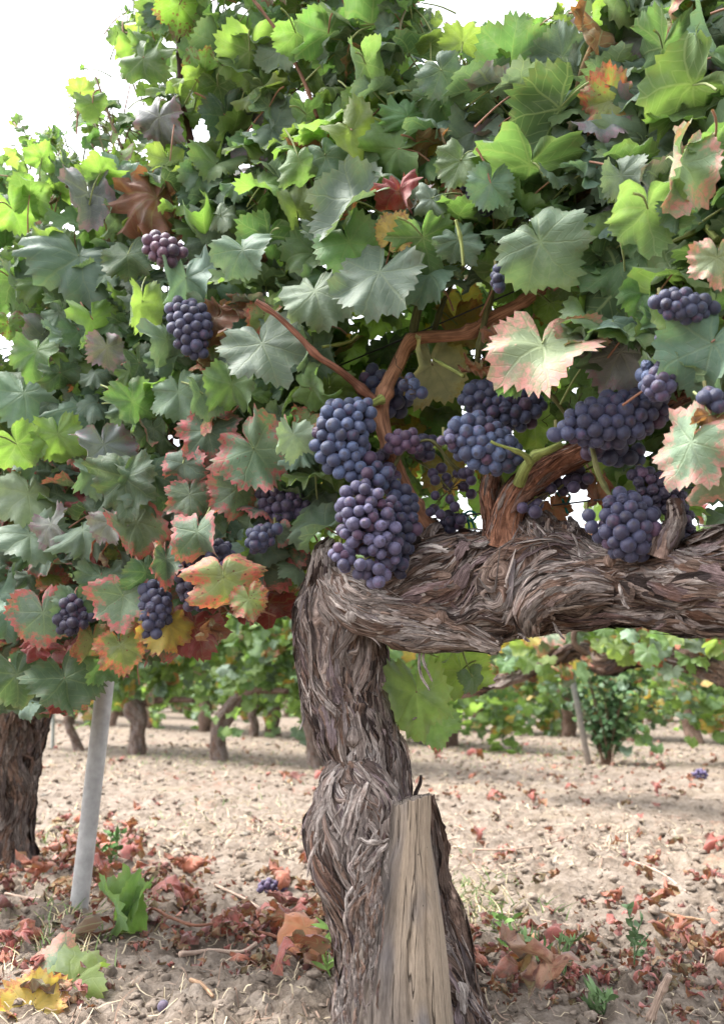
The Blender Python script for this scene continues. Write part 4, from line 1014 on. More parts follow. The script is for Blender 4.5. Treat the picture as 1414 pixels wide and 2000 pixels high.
def bunch(parent, spine, Y, dpx, n, col, seed, top=None, shriv=.03, var=.25, depth=.55, name='grape_bunch', label=None, world=False):
    rng = np.random.default_rng(seed)
    if world: S = np.array(spine, float); dia = dpx
    else:
        S = np.array([[*P(x, y, Y), r * mpp(P(x, y, Y))] for x, y, r in spine]); dia = dpx * mpp(S[0, :3])
    fine = catmull(S, 30) if len(S) > 1 else np.tile(S, (2, 1))
    dia = dia * .95; n = min(100, int(n * 1.12))
    fc, fr_ = fine[:, :3], np.maximum(fine[:, 3] - dia * .45, dia * .1)
    wgt = fr_ ** 2 + 1e-9; wgt /= wgt.sum()
    sc = np.array([1, 1 / depth, 1])
    i = rng.choice(len(fc), n, p=wgt); q = unit(rng.normal(size=(n, 3))) * (rng.random((n, 1)) ** .4) * fr_[i][:, None] / sc
    p = fc[i] + q
    D = dia * (1 + rng.normal(0, .11, n)); D = np.clip(D, dia * .68, dia * 1.18)
    for it in range(90):
        df = p[:, None] - p[None]; dd = np.linalg.norm(df, axis=2) + np.eye(n); mn = (D[:, None] + D[None]) / 2 * .93
        ov = np.clip(mn - dd, 0, None) * (1 - np.eye(n))
        p = p + (df / dd[..., None] * ov[..., None]).sum(1) * .33
        e = (p[:, None] - fc[None]) * sc; de = np.linalg.norm(e, axis=2); sd = de / fr_[None]; j = sd.argmin(1)
        s_ = sd[np.arange(n), j]; out = s_ > 1
        tgt = fc[j] + (p - fc[j]) / np.maximum(s_, 1)[:, None]
        p = np.where(out[:, None], p * .6 + tgt * .4, p)
    g = Geo()
    st = fc[0] + np.array([0, .01, .02]) if top is None else np.array(top, float)
    rach = catmull([st, *(S[:, :3] + [0, .004, 0])], 16) if len(S) > 1 else catmull([st, S[0, :3]], 8)
    tube(g, rach, np.linspace(.0024, .0014, len(rach)), 6, c1=(.16, .17, .06))
    for b in range(n):
        j = np.linalg.norm(rach - p[b], axis=1).argmin(); a0 = rach[max(j - 1, 0)]
        tube(g, np.array([a0, (a0 + p[b]) / 2 + [0, 0, .002], p[b]]), .0007, 4, c1=(.18, .19, .07) if b % 3 else (.2, .1, .05))
    root = place(name, g.mesh(name, M_CANE, st), parent, st)
    if label: root['label'] = label
    for b in range(n):
        me = BERRY[4] if rng.random() < shriv else BERRY[rng.integers(4)]
        o = bpy.data.objects.new('grape', me); COL.objects.link(o); o.parent = root
        o.location = p[b] - st; s_ = D[b] / 2; o.scale = (s_ * rng.uniform(.93, 1.05), s_ * rng.uniform(.93, 1.05), s_ * rng.uniform(.95, 1.08))
        dirn = Vector(unit(p[b] - fc[np.linalg.norm(fc - p[b], axis=1).argmin()] + rng.normal(0, .003, 3)))
        q_ = dirn.to_track_quat('Z', 'Y'); o.rotation_euler = q_.to_euler()
        k = rng.random(); cc = np.array(col) * rng.uniform(1 - var, 1 + var)
        if k < (.12 if col in (PUR, RDP, DPU) else .03): cc = np.array(RDP) * rng.uniform(.6, 1.1)
        elif k < .25: cc = cc * .5
        o.color = (*cc, 1)
    return root

bunch(vine, [(720,738,26),(735,752,36),(770,775,34),(775,800,26)], 1.245, 26, 30, DBL, 101, label='dark bunch behind the arching cane')
bunch(vine, [(800,752,20),(815,765,18)], 1.2, 25, 7, BLU, 102)
bunch(vine, [(700,808,38),(668,838,62),(672,880,56),(700,915,40),(735,935,34)], 1.165, 26, 84, BLU, 103, label='dusty blue bunch left of the cane')
bunch(vine, [(712,945,48),(718,985,66),(722,1030,74),(728,1080,66),(735,1120,38),(738,1146,22)], 1.145, 25, 100, PUR, 104, label='large mauve blue bunch hanging before the trunk head', depth=.6)
bunch(vine, [(778,960,30),(785,1010,38),(780,1060,34),(770,1110,32)], 1.185, 25, 44, DBL, 105)
bunch(vine, [(665,1080,24),(672,1100,22)], 1.14, 25, 9, PUR, 120)
bunch(vine, [(775,865,24),(800,860,24),(815,875,16)], 1.18, 22, 15, RDP, 106)
bunch(vine, [(825,870,26),(830,885,22)], 1.22, 22, 13, INK, 107)
bunch(vine, [(740,900,30),(760,940,30)], 1.21, 24, 14, DPU, 108)
def loose(parent, pts, Y, dpx, col, seed, top):
    """open bunch: single berries on thin stalks"""
    rng = np.random.default_rng(seed); g = Geo(); st = P(*top, Y)
    ps = [P(x, y, Y + rng.uniform(-.02, .02)) for x, y in pts]
    mid = np.mean(ps, axis=0); ax = catmull([st, (st + mid) / 2 + [0, 0, .004], mid], 12)
    tube(g, ax, .0016, 6, c1=(.12, .13, .05))
    for p in ps:
        a0 = ax[np.linalg.norm(ax - p, axis=1).argmin()]
        tube(g, catmull([a0, (a0 + p) / 2 + [0, 0, .004], p], 6), .0007, 4, c1=(.12, .10, .05))
    root = place('grape_bunch', g.mesh('grape_bunch', M_CANE, st), parent, st)
    root['label'] = 'sparse open bunch of dark berries on thin stalks'
    for p in ps:
        o = bpy.data.objects.new('grape', BERRY[rng.integers(4)]); COL.objects.link(o); o.parent = root
        o.location = p - st; s_ = dpx * mpp(p) / 2 * rng.uniform(.85, 1.1); o.scale = (s_,) * 3; o.rotation_euler = rng.uniform(0, 6, 3); o.color = (*(np.array(col) * rng.uniform(.6, 1.3)), 1)
loose(vine, [(845,925),(862,915),(872,933),(850,938),(893,925),(905,925),(915,922),(850,968),(878,975),(848,995),(905,950),(888,990),(840,1000),(920,938),(875,948),(900,1015),(920,965),(860,1005)], 1.22, 21, DPU, 109, (800, 890))
loose(vine, [(1058,965),(1075,955),(1090,945),(1110,940),(1125,935),(1100,958),(1120,952),(1140,945),(1148,935),(1050,985),(1035,990),(1020,992),(1045,1000),(1068,948),(1130,920),(1115,925)], 1.12, 24, DPU, 110, (1160, 910))
bunch(vine, [(905,845,42),(930,860,54),(965,880,50),(1000,890,32)], 1.10, 27, 66, BLU, 111, label='round powdery blue bunch in the middle')
bunch(vine, [(868,860,14),(880,858,18)], 1.09, 21, 6, PUR, 121)
bunch(vine, [(930,775,36),(975,785,46),(1010,800,44),(1040,790,30)], 1.155, 26, 62, DBL, 112)
bunch(vine, [(1090,848,20),(1120,835,34),(1165,825,52),(1215,815,54),(1260,800,46),(1292,800,24)], .995, 29, 96, (.048, .060, .125), 113, label='long dark blue bunch lying along the thick cane', depth=.7)
bunch(vine, [(1165,870,30),(1200,885,26),(1245,890,22)], 1.04, 30, 16, DBL, 122)
bunch(vine, [(1295,662,18),(1310,690,18),(1305,725,24),(1285,755,26)], .90, 25, 32, (.055, .05, .10), 114)
bunch(vine, [(1262,725,18),(1270,755,18)], .92, 28, 7, BLU, 123)
bunch(vine, [(1295,590,24),(1320,595,30),(1350,600,30),(1380,598,22)], .86, 27, 30, DBL, 115)
bunch(vine, [(1215,985,34),(1225,1010,52),(1230,1035,60),(1215,1065,34)], 1.005, 29, 62, (.035, .040, .085), 116, label='dark bunch resting on the arm', depth=.7, shriv=.1)
bunch(vine, [(1150,1012,16),(1170,1040,18),(1190,1040,20)], 1.01, 26, 7, (.035, .04, .085), 124)
bunch(vine, [(1255,935,30),(1285,960,36),(1315,985,32),(1340,1040,26)], 1.02, 22, 46, (.03, .022, .035), 117, shriv=.9, label='shrivelled raisin like bunch')
bunch(vine, [(925,335,26),(945,370,38),(965,400,26)], 1.07, 27, 26, INK, 118, label='black bunch deep among the upper leaves')
bunch(vine, [(970,530,12),(972,550,14)], 1.02, 22, 6, DBL, 119)
bunch(vine, [(1385,775,20),(1400,785,20)], .85, 30, 6, DBL, 125)
bunch(vine, [(720,960,24),(730,950,24)], 1.25, 24, 8, DPU, 126)
bunch(vine, [(1040,1000,26),(1055,1010,24)], 1.2, 24, 12, INK, 127)
bunch(vine, [(880,1020,20),(900,1015,16)], 1.25, 24, 8, INK, 128)
hero_leaves(HERO_R, vine, 12)
filler(vine, 31, 'R')

# ------------------------------------------------------------------ the next vine to the left
b2 = P(30, 1690, 2.49); b2[2] = 0
vine2 = empty('grapevine', b2, 'second grapevine, dark trunk cut by the left edge, foliage edged with red', 'grapevine')
g = Geo()
bark_limb(g, [(60,1330,2.45,40),(48,1385,2.46,46),(42,1440,2.47,40),(36,1500,2.48,38),(30,1580,2.49,36),(24,1650,2.49,40),(18,1710,2.49,52)], M=140, N=300, seed=71, strips=700, lump=.14, amp=.007, kx=60,
          slen=(.05, .22), swid=(.002, .006), base=(DRK, BRN), cols=[BRN, DRK * 1.3, GREY * .7, GREY * .55])
bark_limb(g, [(40,1390,2.46,36),(10,1360,2.43,34),(-40,1330,2.4,34)], M=80, N=90, seed=72, strips=100, base=(DRK, BRN))
place('trunk', g.mesh('trunk', M_BARK, b2), vine2, b2)
g = Geo()
bark_limb(g, [(600,1092,1.42,20),(560,1102,1.45,22),(520,1122,1.5,24),(470,1150,1.56,22),(420,1185,1.64,21),(370,1215,1.74,22),(300,1250,1.9,22),(200,1290,2.15,26),(90,1330,2.4,34)], M=110, N=420, seed=73, strips=600, amp=.003, lump=.12,
          slen=(.03, .1), swid=(.001, .003), base=(BRN * 1.2, GREY * 1.1))
place('arm', g.mesh('arm', M_BARK, P(520, 1122, 1.5)), vine2, P(520, 1122, 1.5))
for k, (pl, c) in enumerate([
    ([(250,640,1.5,4),(300,700,1.5,4),(380,780,1.52,5),(420,900,1.56,6),(430,1050,1.58,7),(440,1140,1.58,8)], CRD * .6),
    ([(70,795,1.5,4),(130,815,1.5,4),(250,855,1.5,4),(290,870,1.52,4)], CRD * .7),
    ([(375,300,1.42,7),(368,240,1.42,6),(355,200,1.42,6),(350,100,1.42,5),(345,20,1.42,4)], np.array([.10, .045, .045])),
    ([(240,290,1.5,3),(222,250,1.5,3),(205,200,1.5,2.5),(188,150,1.5,2)], np.array([.22, .16, .1])),
    ([(160,330,1.55,3),(90,400,1.55,3),(20,350,1.6,3)], np.array([.2, .14, .08])),
    ([(350,440,1.4,5),(260,425,1.42,5),(180,430,1.45,4)], CRD * .6),
    ([(130,900,1.55,4),(90,850,1.55,4),(20,790,1.6,4)], CRD * .6),
    ([(280,1240,1.6,5),(250,1180,1.6,6),(230,1100,1.6,6),(280,1050,1.6,5)], CRD * .8),
    ([(290,950,1.4,3),(320,985,1.4,3),(250,880,1.45,3)], GRN),
]):
    cane(vine2, pl, c, 'shoot', nodes=.07, seed=40 + k, M=9)
bunch(vine2, [(350,605,28),(372,630,44),(375,665,34),(390,690,18)], 1.27, 23, 56, (.055, .06, .115), 201, label='dark blue bunch under a grey green leaf')
bunch(vine2, [(300,480,28),(325,490,32),(350,490,18)], 1.27, 24, 22, (.16, .075, .10), 202, label='unripe bunch of red and green berries')
bunch(vine2, [(525,975,28),(545,990,34),(590,990,26)], 1.30, 22, 34, (.09, .065, .12), 203)
bunch(vine2, [(535,1035,14),(510,1050,22),(500,1068,16)], 1.26, 22, 20, DBL, 204)
bunch(vine2, [(375,1100,30),(378,1140,34),(385,1175,26),(405,1150,24)], 1.30, 22, 46, (.03, .02, .03), 205, shriv=.35)
bunch(vine2, [(300,1150,24),(305,1190,32),(300,1230,22)], 1.33, 23, 40, (.05, .055, .10), 206, shriv=.25)
bunch(vine2, [(140,1185,24),(138,1215,26),(175,1205,14)], 1.42, 22, 28, (.025, .02, .035), 207, shriv=.3)
bunch(vine2, [(428,1078,24),(440,1095,22)], 1.27, 22, 16, INK, 208)
bunch(vine2, [(20,1225,18),(30,1210,18)], 1.50, 20, 10, INK, 209)
bunch(vine2, [(510,1150,10),(514,1160,8)], 1.4, 20, 3, DBL, 210)
hero_leaves(HERO_L, vine2, 13)
filler(vine2, 32, 'L')

# ------------------------------------------------------------------ posts, wires, ties
def post(top, bottom, rpx, label, c0, c1_, group=None, rot=0):
    pb = Gd(*bottom[:2]); Yt = bottom[2] if len(bottom) > 2 else pb[1]
    pt = P(top[0], top[1], Yt)
    g = Geo(); n = 40; t = np.linspace(0, 1, n)[:, None]
    ax = (pb - [0, 0, .05]) * (1 - t) + (pt + unit(pt - pb) * .12) * t
    r = rpx * mpp(pb)
    cols = np.repeat(np.array(c0) * (1 - t) + np.array(c1_) * t, 20, axis=0)
    tube(g, ax, r, 20, c1=(.5, .5, .5), jitter=.01, cap=True)
    g.C1[-1][:800, :3] = cols; g.C1[-1][800:, :3] = c1_
    return tag(place('vineyard_post', g.mesh('vineyard_post', M_METAL, pb), None, pb), label, 'post', 'metal vineyard posts')
post((212,1280), (150,1790), 18, 'thick pale grey round metal post leaning right under the left canopy', (.36, .35, .34), (.36, .37, .38))
post((1108,1275), (1152,1497), 6, 'thin grey green metal post with rusty foot beside the dark bush', (.17, .13, .105), (.12, .15, .14))
post((1311,1298), (1340,1420), 6, 'slim pale blue grey post further back right of the bush', (.30, .28, .25), (.26, .32, .35))
post((1020,1352), (1020,1393), 4, 'tiny white stake far off at the foot of the distant rows', (.55, .56, .57), (.55, .56, .57))
post((105,1395), (104,1466), 3.5, 'narrow grey stake seen far between the two left trunks', (.30, .32, .30), (.30, .32, .30))

def wire(a, b, ext, label, sag=.004):
    a, b = np.array(a), np.array(b); d = b - a
    a2 = a - d * ext[0]; b2_ = b + d * ext[1]; t = np.linspace(0, 1, 30)[:, None]
    pts = a2 * (1 - t) + b2_ * t; pts[:, 2] -= sag * np.sin(np.linspace(0, 1, 30) * math.pi)
    g = Geo(); tube(g, pts, .0013, 6, c1=(.03, .03, .03)); tag(place('trellis_wire', g.mesh('trellis_wire', M_PLASTIC, a), None, a), label, 'wire', 'trellis wires')
wire(P(880,1006,1.27), P(1414,940,1.0), (.35, .3), 'lower dark trellis wire just above the old arm, with the green tie')
wire(P(830,640,1.28), P(1060,540,1.16), (1.2, 1.2), 'upper dark trellis wire slanting through the leaves above the arching cane')

def tie(pts_px, Y, w, col, label, name='plant_tie'):
    g = Geo()
    for pl in pts_px:
        tube(g, catmull([P(x, y, Y + (.006 if k % 2 else -.004)) for k, (x, y) in enumerate(pl)], 20), w, 7, c1=col, cap=True)
    o = P(*pts_px[0][0], Y); tag(place(name, g.mesh(name, M_PLASTIC, o), None, o), label, 'plant tie', 'plastic ties on the vine')
TEAL = (.0, .16, .13)
tie([[(905,1005),(918,998),(930,1006),(920,1018),(908,1010)], [(912,1012),(916,1030),(912,1060)], [(920,1012),(926,1030),(930,1046)]], 1.245, .0017, TEAL, 'dark teal plastic tie knotted on the wire left of the spur')
tie([[(1088,962),(1095,975),(1106,985),(1112,968),(1098,962)], [(1098,975),(1103,990),(1108,1002)]], 1.15, .0017, (.0, .12, .10), 'dark teal tie wound round the wire right of the spur')
tie([[(478,1140),(488,1148),(500,1152),(508,1146),(498,1140)], [(490,1148),(486,1158),(500,1165)]], 1.46, .0016, (.02, .25, .18), 'bright green tie under the left arm near the trunk')
tie([[(522,1100),(528,1112),(538,1124),(545,1118),(532,1098),(524,1104)], [(526,1098),(534,1116),(548,1122)], [(520,1106),(530,1120),(540,1128)]], 1.44, .0020, (.02, .02, .02), 'black tie wrapped round the left arm beside the trunk')

# ------------------------------------------------------------------ rows behind
def bg_leaves(rng, n, kind, half=.8, dens_red=.08, zlo=.4, zhi=1.75, thick=.28, d=(-.66, .75), strands=5):
    """foliage of one far vine around the origin"""
    g = Geo(); dv = np.array([d[0], d[1], 0]); nv = np.array([d[1], -d[0], 0])
    pos = []
    for i in range(n):
        u = rng.uniform(-1, 1); z = zlo + (zhi - zlo) * rng.random() ** .9; k = rng.normal(0, 1)
        edge = .12 * noise3(u * 5, z * 5, 0, 7)
        pos.append(dv * u * half + nv * np.clip(k, -1.5, 1.5) * thick * (.7 + edge) + [0, 0, z + .10 * math.sin(u * 7 + n)])
    for s in range(strands):
        u = rng.uniform(-1, 1); w = rng.normal(0, .2); bot = rng.uniform(.08, .38)
        for q in range(16):
            f = q / 15; pos.append(dv * (u * half + .05 * rng.normal()) + nv * (w + .05 * rng.normal()) + [0, 0, zlo + .1 - (zlo - bot) * f + .02 * rng.normal()])
    for p in pos:
        k = rng.random()
        if kind == 'red': cls = 'y' if k < .42 else 'm' if k < .62 else 'g' if k < .7 else 'p' if k < .80 else 'a' if k < .90 else 'Y' if k < .96 else 'R'
        else: cls = 'y' if k < .48 else 'm' if k < .74 else 'G' if k < .90 else 'p' if k < .93 else 'Y' if k < .97 else 'a'
        base, rimc, rim, spots, trn = CLS[cls]
        V, L, T, Q = leaf_mesh(rng, 22, (.5, 1.0), curl=1.0)
        nn = unit(np.array([0, -.8, .8]) + rng.normal(0, .5, 3)); B = frame_from([rng.normal(0, .6), -.2, -1], nn)
        W = (V * rng.uniform(.075, .12) / 1.75) @ B + p
        g.add(W, T=T, Q=Q, luv=L, c1=np.array(base) * rng.uniform(.8, 1.25), c2=rimc, pp=(rim, spots * .5, rng.random(), max(trn, .35)))
    return g

def bg_trunk(g, px, seed, scale=1.0):
    """px: list of pixel points from foot to head with half widths at the foot's depth"""
    foot = Gd(*px[0][:2]); Y = foot[1]
    pts = [[*P(x, y, Y), r * mpp(foot)] for x, y, r in px]; pts[0][2] = foot[2] - .03
    S = catmull(pts, 60); C, R = S[:, :3], S[:, 3]; M = 40
    a = np.arange(M) / M * 6.2832; s = np.linspace(0, 1, 60) * .8
    A = np.broadcast_to(a, (60, M)); SS = np.broadcast_to(s[:, None], (60, M))
    rad = R[:, None] * (1 + .22 * fbm(np.cos(A) * 1.3 + seed, np.sin(A) * 1.3, SS * 7, seed, 3) + .14 * noise3(np.cos(A + SS * 3) * 5, np.sin(A + SS * 3) * 5, SS * 5, seed))
    T = unit(np.gradient(C, axis=0)); N0 = unit(np.cross(T, [0, 1., 0])); B0 = np.cross(T, N0)
    V = C[:, None] + rad[..., None] * (np.cos(A)[..., None] * N0[:, None] + np.sin(A)[..., None] * B0[:, None])
    idx = np.arange(60 * M).reshape(60, M); rr = np.roll(idx, -1, 1)
    Q = np.stack([idx[:-1], rr[:-1], rr[1:], idx[1:]], -1).reshape(-1, 4)
    mx = np.clip(.5 + noise3(np.cos(A) * 4, np.sin(A) * 4, SS * 9, seed + 1), 0, 1)[..., None]
    g.add(V.reshape(-1, 3), Q=Q, luv=np.stack([A * R.mean(), SS, 0 * A], -1).reshape(-1, 3), c1=(GREY * .75 * mx + BRN * .8 * (1 - mx)).reshape(-1, 3))
    return foot

ROWG = 'vines with twisted trunks in the rows behind'
FOL = []
for k in range(6):
    rng = np.random.default_rng(300 + k)
    FOL.append(bg_leaves(rng, 950, 'red' if k in (4, 5) else 'green', strands=7 if k < 4 else 4, zlo=.50 if k < 4 else .54).mesh('foliage', M_LEAF))

def bg_vine(px_trunk, label, fol, seed, group=ROWG, arms=(), zoff=0.0, foot=None):
    g = Geo(); foot = bg_trunk(g, px_trunk, seed)
    root = empty('grapevine', foot, label, 'grapevine', group)
    place('trunk', g.mesh('trunk', M_BARK, foot), root, foot)
    for k, a in enumerate(arms):
        ga = Geo(); c = catmull([[*P(x, y, Y), r * mpp(P(x, y, Y))] for x, y, Y, r in a], 50)
        tube(ga, c[:, :3], c[:, 3], 16, c1=BRN * 1.0, jitter=.25, cap=True, seed=seed + k)
        place('arm', ga.mesh('arm', M_BARK, c[0, :3]), root, c[0, :3])
    o = place('foliage', FOL[fol], root, foot + [0, 0, zoff])
    return root

bg_vine([(432,1488,19),(426,1455,16),(432,1415,17),(452,1385,17),(470,1362,14)], 'background vine whose slanting trunk leans right, between the metal post and the big trunk', 0, 1, zoff=.12, arms=[[(465,1365,6.0,10),(490,1352,5.9,9),(515,1348,5.8,7),(560,1350,5.6,5)]])
bg_vine([(268,1478,18),(268,1440,15),(272,1410,16),(262,1385,19),(256,1370,12)], 'background vine with stubby upright trunk right behind the metal post', 1, 2, zoff=.14, arms=[[(262,1385,6.6,7),(290,1372,6.6,7),(330,1366,6.4,6),(380,1368,6.3,5)]])
bg_vine([(158,1470,10),(148,1445,9),(138,1425,8),(133,1405,7)], 'background vine with thin forked trunk left of the metal post', 2, 3)
bg_vine([(616,1500,17),(612,1450,14),(603,1400,14),(600,1375,12)], 'background vine whose trunk peeps out behind the big trunk', 3, 4)
bg_vine([(495,1440,9),(497,1415,8),(492,1395,8),(500,1375,7)], 'farther vine with small dark trunk right of the slanting one', 1, 5)
bg_vine([(1300,1410,11),(1288,1388,9),(1275,1368,9),(1262,1350,8)], 'far vine with dark trunk leaning left, right of the bush', 4, 6)
bg_vine([(1385,1400,10),(1365,1380,8),(1350,1362,9),(1335,1345,8)], 'far vine with dark slanting trunk at the right edge of the photo', 5, 7)
bg_vine([(1100,1392,9),(1100,1372,8),(1104,1352,9),(1115,1338,7)], 'far vine with short bent trunk just left of the rusty footed post', 4, 8)

# neighbour vine whose cordon crosses the right background
f3 = np.array([1.75, 2.75, 0.])
vine3 = empty('grapevine', f3, 'vine of the next row whose long dark arm crosses the background under the old arm', 'grapevine')
g = Geo()
c = catmull([[1.75, 2.75, -.03, .07], [1.78, 2.76, .25, .055], [1.72, 2.8, .5, .06], [1.6, 2.85, .62, .05]], 50)
tube(g, c[:, :3], c[:, 3], 24, c1=BRN, jitter=.25, seed=5); place('trunk', g.mesh('trunk', M_BARK, f3), vine3, f3)
g = Geo()
bark_limb(g, [(1560,1370,2.9,26),(1480,1345,3.05,24),(1414,1318,3.2,23),(1350,1292,3.3,20),(1290,1282,3.4,17),(1230,1282,3.48,18),(1180,1298,3.55,19),(1165,1290,3.6,18),(1150,1278,3.62,14),(1120,1272,3.65,11),(1080,1290,3.7,10),(1020,1318,3.8,9),(960,1340,3.9,8),(900,1352,4.0,7)], M=60, N=300, seed=81, strips=260,
          amp=.006, kx=50, slen=(.06, .2), swid=(.003, .007), base=(DRK, BRN), cols=[BRN, DRK * 1.3, GREY * .7])
tube(g, catmull([P(1150,1280,3.6), P(1125,1262,3.6), P(1120,1240,3.6), P(1130,1215,3.6)], 14), .012, 8, c1=BRN, jitter=.2)
place('arm', g.mesh('arm', M_BARK, P(1414, 1318, 3.2)), vine3, P(1414, 1318, 3.2))
rng = np.random.default_rng(400); g = Geo()
for i in range(420):
    px = rng.uniform(880, 1560); Y = float(np.interp(px, [880, 1560], [4.1, 2.9])) + rng.normal(0, .15)
    py = rng.uniform(1000, 1310) if rng.random() < .62 else rng.uniform(1225, 1330)
    if px < 960 and py > 1280 and rng.random() < .6: continue
    if px > 1130 and py > 1290 and rng.random() < .8: continue
    k = rng.random(); cls = 'y' if k < .36 else 'm' if k < .54 else 'G' if k < .68 else 'a' if k < .80 else 'p' if k < .9 else 'Y' if k < .95 else 'R'
    p = P(px, py, Y); nn = unit(np.array([0, -.9, .7]) + rng.normal(0, .45, 3))
    add_leaf(g, rng, p, [rng.normal(0, .5), -.2, -1], nn, rng.uniform(.075, .12), cls, hi=False, petiole=False)
tag(place('foliage', g.mesh('foliage', M_LEAF, P(1200, 1250, 3.5)), vine3, P(1200, 1250, 3.5)), kind='stuff')

# regular rows farther away
far_t = Geo()
tube(far_t, catmull([[0, 0, -.03], [.04, 0, .2], [-.03, .02, .4], [.02, 0, .62]], 16), np.array([.08, .07, .065, .06, .06, .06, .065, .06, .06, .06, .065, .07, .07, .06, .05, .04]), 12, c1=BRN, jitter=.35)
FT = [far_t.mesh('trunk', M_BARK)]
for kk in range(3):
    gg = Geo(); rz = np.random.default_rng(900 + kk); tube(gg, catmull([[0, 0, -.03], [.08 * rz.normal(), .05 * rz.normal(), .2], [.10 * rz.normal(), .06 * rz.normal(), .42], [.14 * rz.normal(), 0, .64]], 16), np.linspace(.075, .045, 16) * rz.uniform(.8, 1.2), 12, c1=BRN * rz.uniform(.8, 1.4), jitter=.4, seed=kk); FT.append(gg.mesh('trunk', M_BARK))
rng = np.random.default_rng(55)
FARG = 'green vines in the rows farther away'
cnt = 0
for row, off in enumerate([5.4, 7.6, 9.8, 12.4, 15.4, 19.0]):
    for k in range(-30, 31):
        t = k * 1.25 + row * .4 + rng.uniform(-.1, .1)
        base = np.array([.75, .66]) * off; p = base + np.array([-.66, .75]) * t
        if p[1] < 3.5 or abs(p[0]) > .46 * p[1] + .8: continue
        if rng.random() < (.15 if row < 2 else .25): continue
        if row == 0 and 4.5 < p[1] < 7.0 and .5 < p[0] < 2.4: continue
        w = np.array([p[0], p[1], ground_z(p[0], p[1])])
        r = empty('grapevine', w, 'green vine standing in the distant rows beyond the bare soil', 'grapevine', FARG)
        to = place('trunk', FT[int(rng.integers(4))], r, w); to.rotation_euler = (0, 0, rng.uniform(0, 6.28)); o = place('foliage', FOL[int(rng.integers(0, 6))], r, w - [0, 0, .13 + .04 * min(row, 3) + rng.uniform(-.12, .12)]); o.rotation_euler = (0, 0, rng.choice([0, math.pi]) + rng.normal(0, .12)); o.scale = (1, 1, rng.uniform(.85, 1.1)); cnt += 1
print('far vines', cnt)

# evergreen bush
bb = Gd(1188, 1494)
bush = empty('sapling_bush', bb, 'small dark green leathery leaved bush growing between the rows', 'bush')
g = Geo(); rng = np.random.default_rng(61); gl = Geo()
def small_leaf(g, p, d, L, w, col, rng):
    d = unit(d); s = unit(np.cross(d, rng.normal(size=3))); n = np.cross(s, d); t = np.linspace(0, 1, 5)
    c = p + d * L * t[:, None] + n * (.15 * L * np.sin(t * 3.1))[:, None]
    V, Q = ribbon(c, np.sin(np.clip(t, .06, .98) * math.pi) ** .8 * w, s); g.add(V, Q=Q, c1=col)
for s in range(38):
    a = rng.uniform(0, 6.28); R_ = rng.uniform(.05, .30); h = rng.uniform(.25, .68)
    if s == 0: top = bb + [.40, 0, .42]
    else: top = bb + [R_ * math.cos(a), R_ * math.sin(a), h]
    st = catmull([bb + rng.normal(0, .015, 3) * [1, 1, 0], bb + (top - bb) * .5 + [0, 0, .06], top], 12)
    tube(g, st, np.linspace(.005, .0015, 12), 5, c1=(.14, .09, .06))
    for q in range(26):
        i = int(rng.integers(3, 12)); L = rng.uniform(.04, .068)
        small_leaf(gl, st[i], rng.normal(0, 1, 3) + [0, 0, .5], L, L * .25, np.array([.045, .095, .035]) * rng.uniform(.7, 1.6), rng)
place('stem', g.mesh('stem', M_CANE, bb), bush, bb); place('foliage', gl.mesh('foliage', M_GREEN, bb), bush, bb)

# ------------------------------------------------------------------ fallen leaves, grapes, twigs, weeds
DCOL = [(.28, .065, .050), (.34, .105, .060), (.19, .055, .045), (.30, .085, .070)]
DEAD = []
BIG = []
for k in range(12):
    rng = np.random.default_rng(500 + k); V, L, T, Q = leaf_mesh(rng, 48, (.3, .6, .85, 1.0), curl=rng.uniform(2.2, 3.6), fold=rng.uniform(.2, 1.0), cup=rng.uniform(1.0, 3.0) * rng.choice([-1, 1]))
    V = V + .19 * np.stack([noise3(L[:, 0] * 4 + k, L[:, 1] * 4, 0, 1), noise3(L[:, 0] * 4, L[:, 1] * 4 + k, 0, 2), 2 * noise3(L[:, 0] * 5 + k, L[:, 1] * 5, 0, 3)], 1)
    V[:, 2] -= V[:, 2].min(); V /= 1.75
    g = Geo(); g.add(V, T=T, Q=Q, luv=L, c1=DCOL[k % 4], c2=np.array(DCOL[k % 4]) * .6, pp=(.4, .3, rng.random(), .15)); DEAD.append(g.mesh('dead_leaf', M_LEAF))
    if k in (1, 5):
        g.C1[0][:] = (.42, .16, .07, 1) if k == 1 else (.36, .20, .13, 1); BIG.append(g.mesh('dead_leaf', M_LEAF))
rng = np.random.default_rng(66)
DL = 'curled rust red dry vine leaf lying loose on the pale soil'
nd = 0
def dead(x, y, s, me=None, label=DL, group='dry fallen vine leaves on the soil', dz=0, sq=.7):
    global nd
    p = Gd(x, y); p[2] += .001 + dz
    o = bpy.data.objects.new('dead_leaf', me or DEAD[rng.integers(12)]); COL.objects.link(o); o.location = p
    o.scale = (s, s, s * sq); o.rotation_euler = (rng.normal(0, .35), rng.normal(0, .35), rng.uniform(0, 6.28)); tag(o, label, 'dead leaf', group); nd += 1
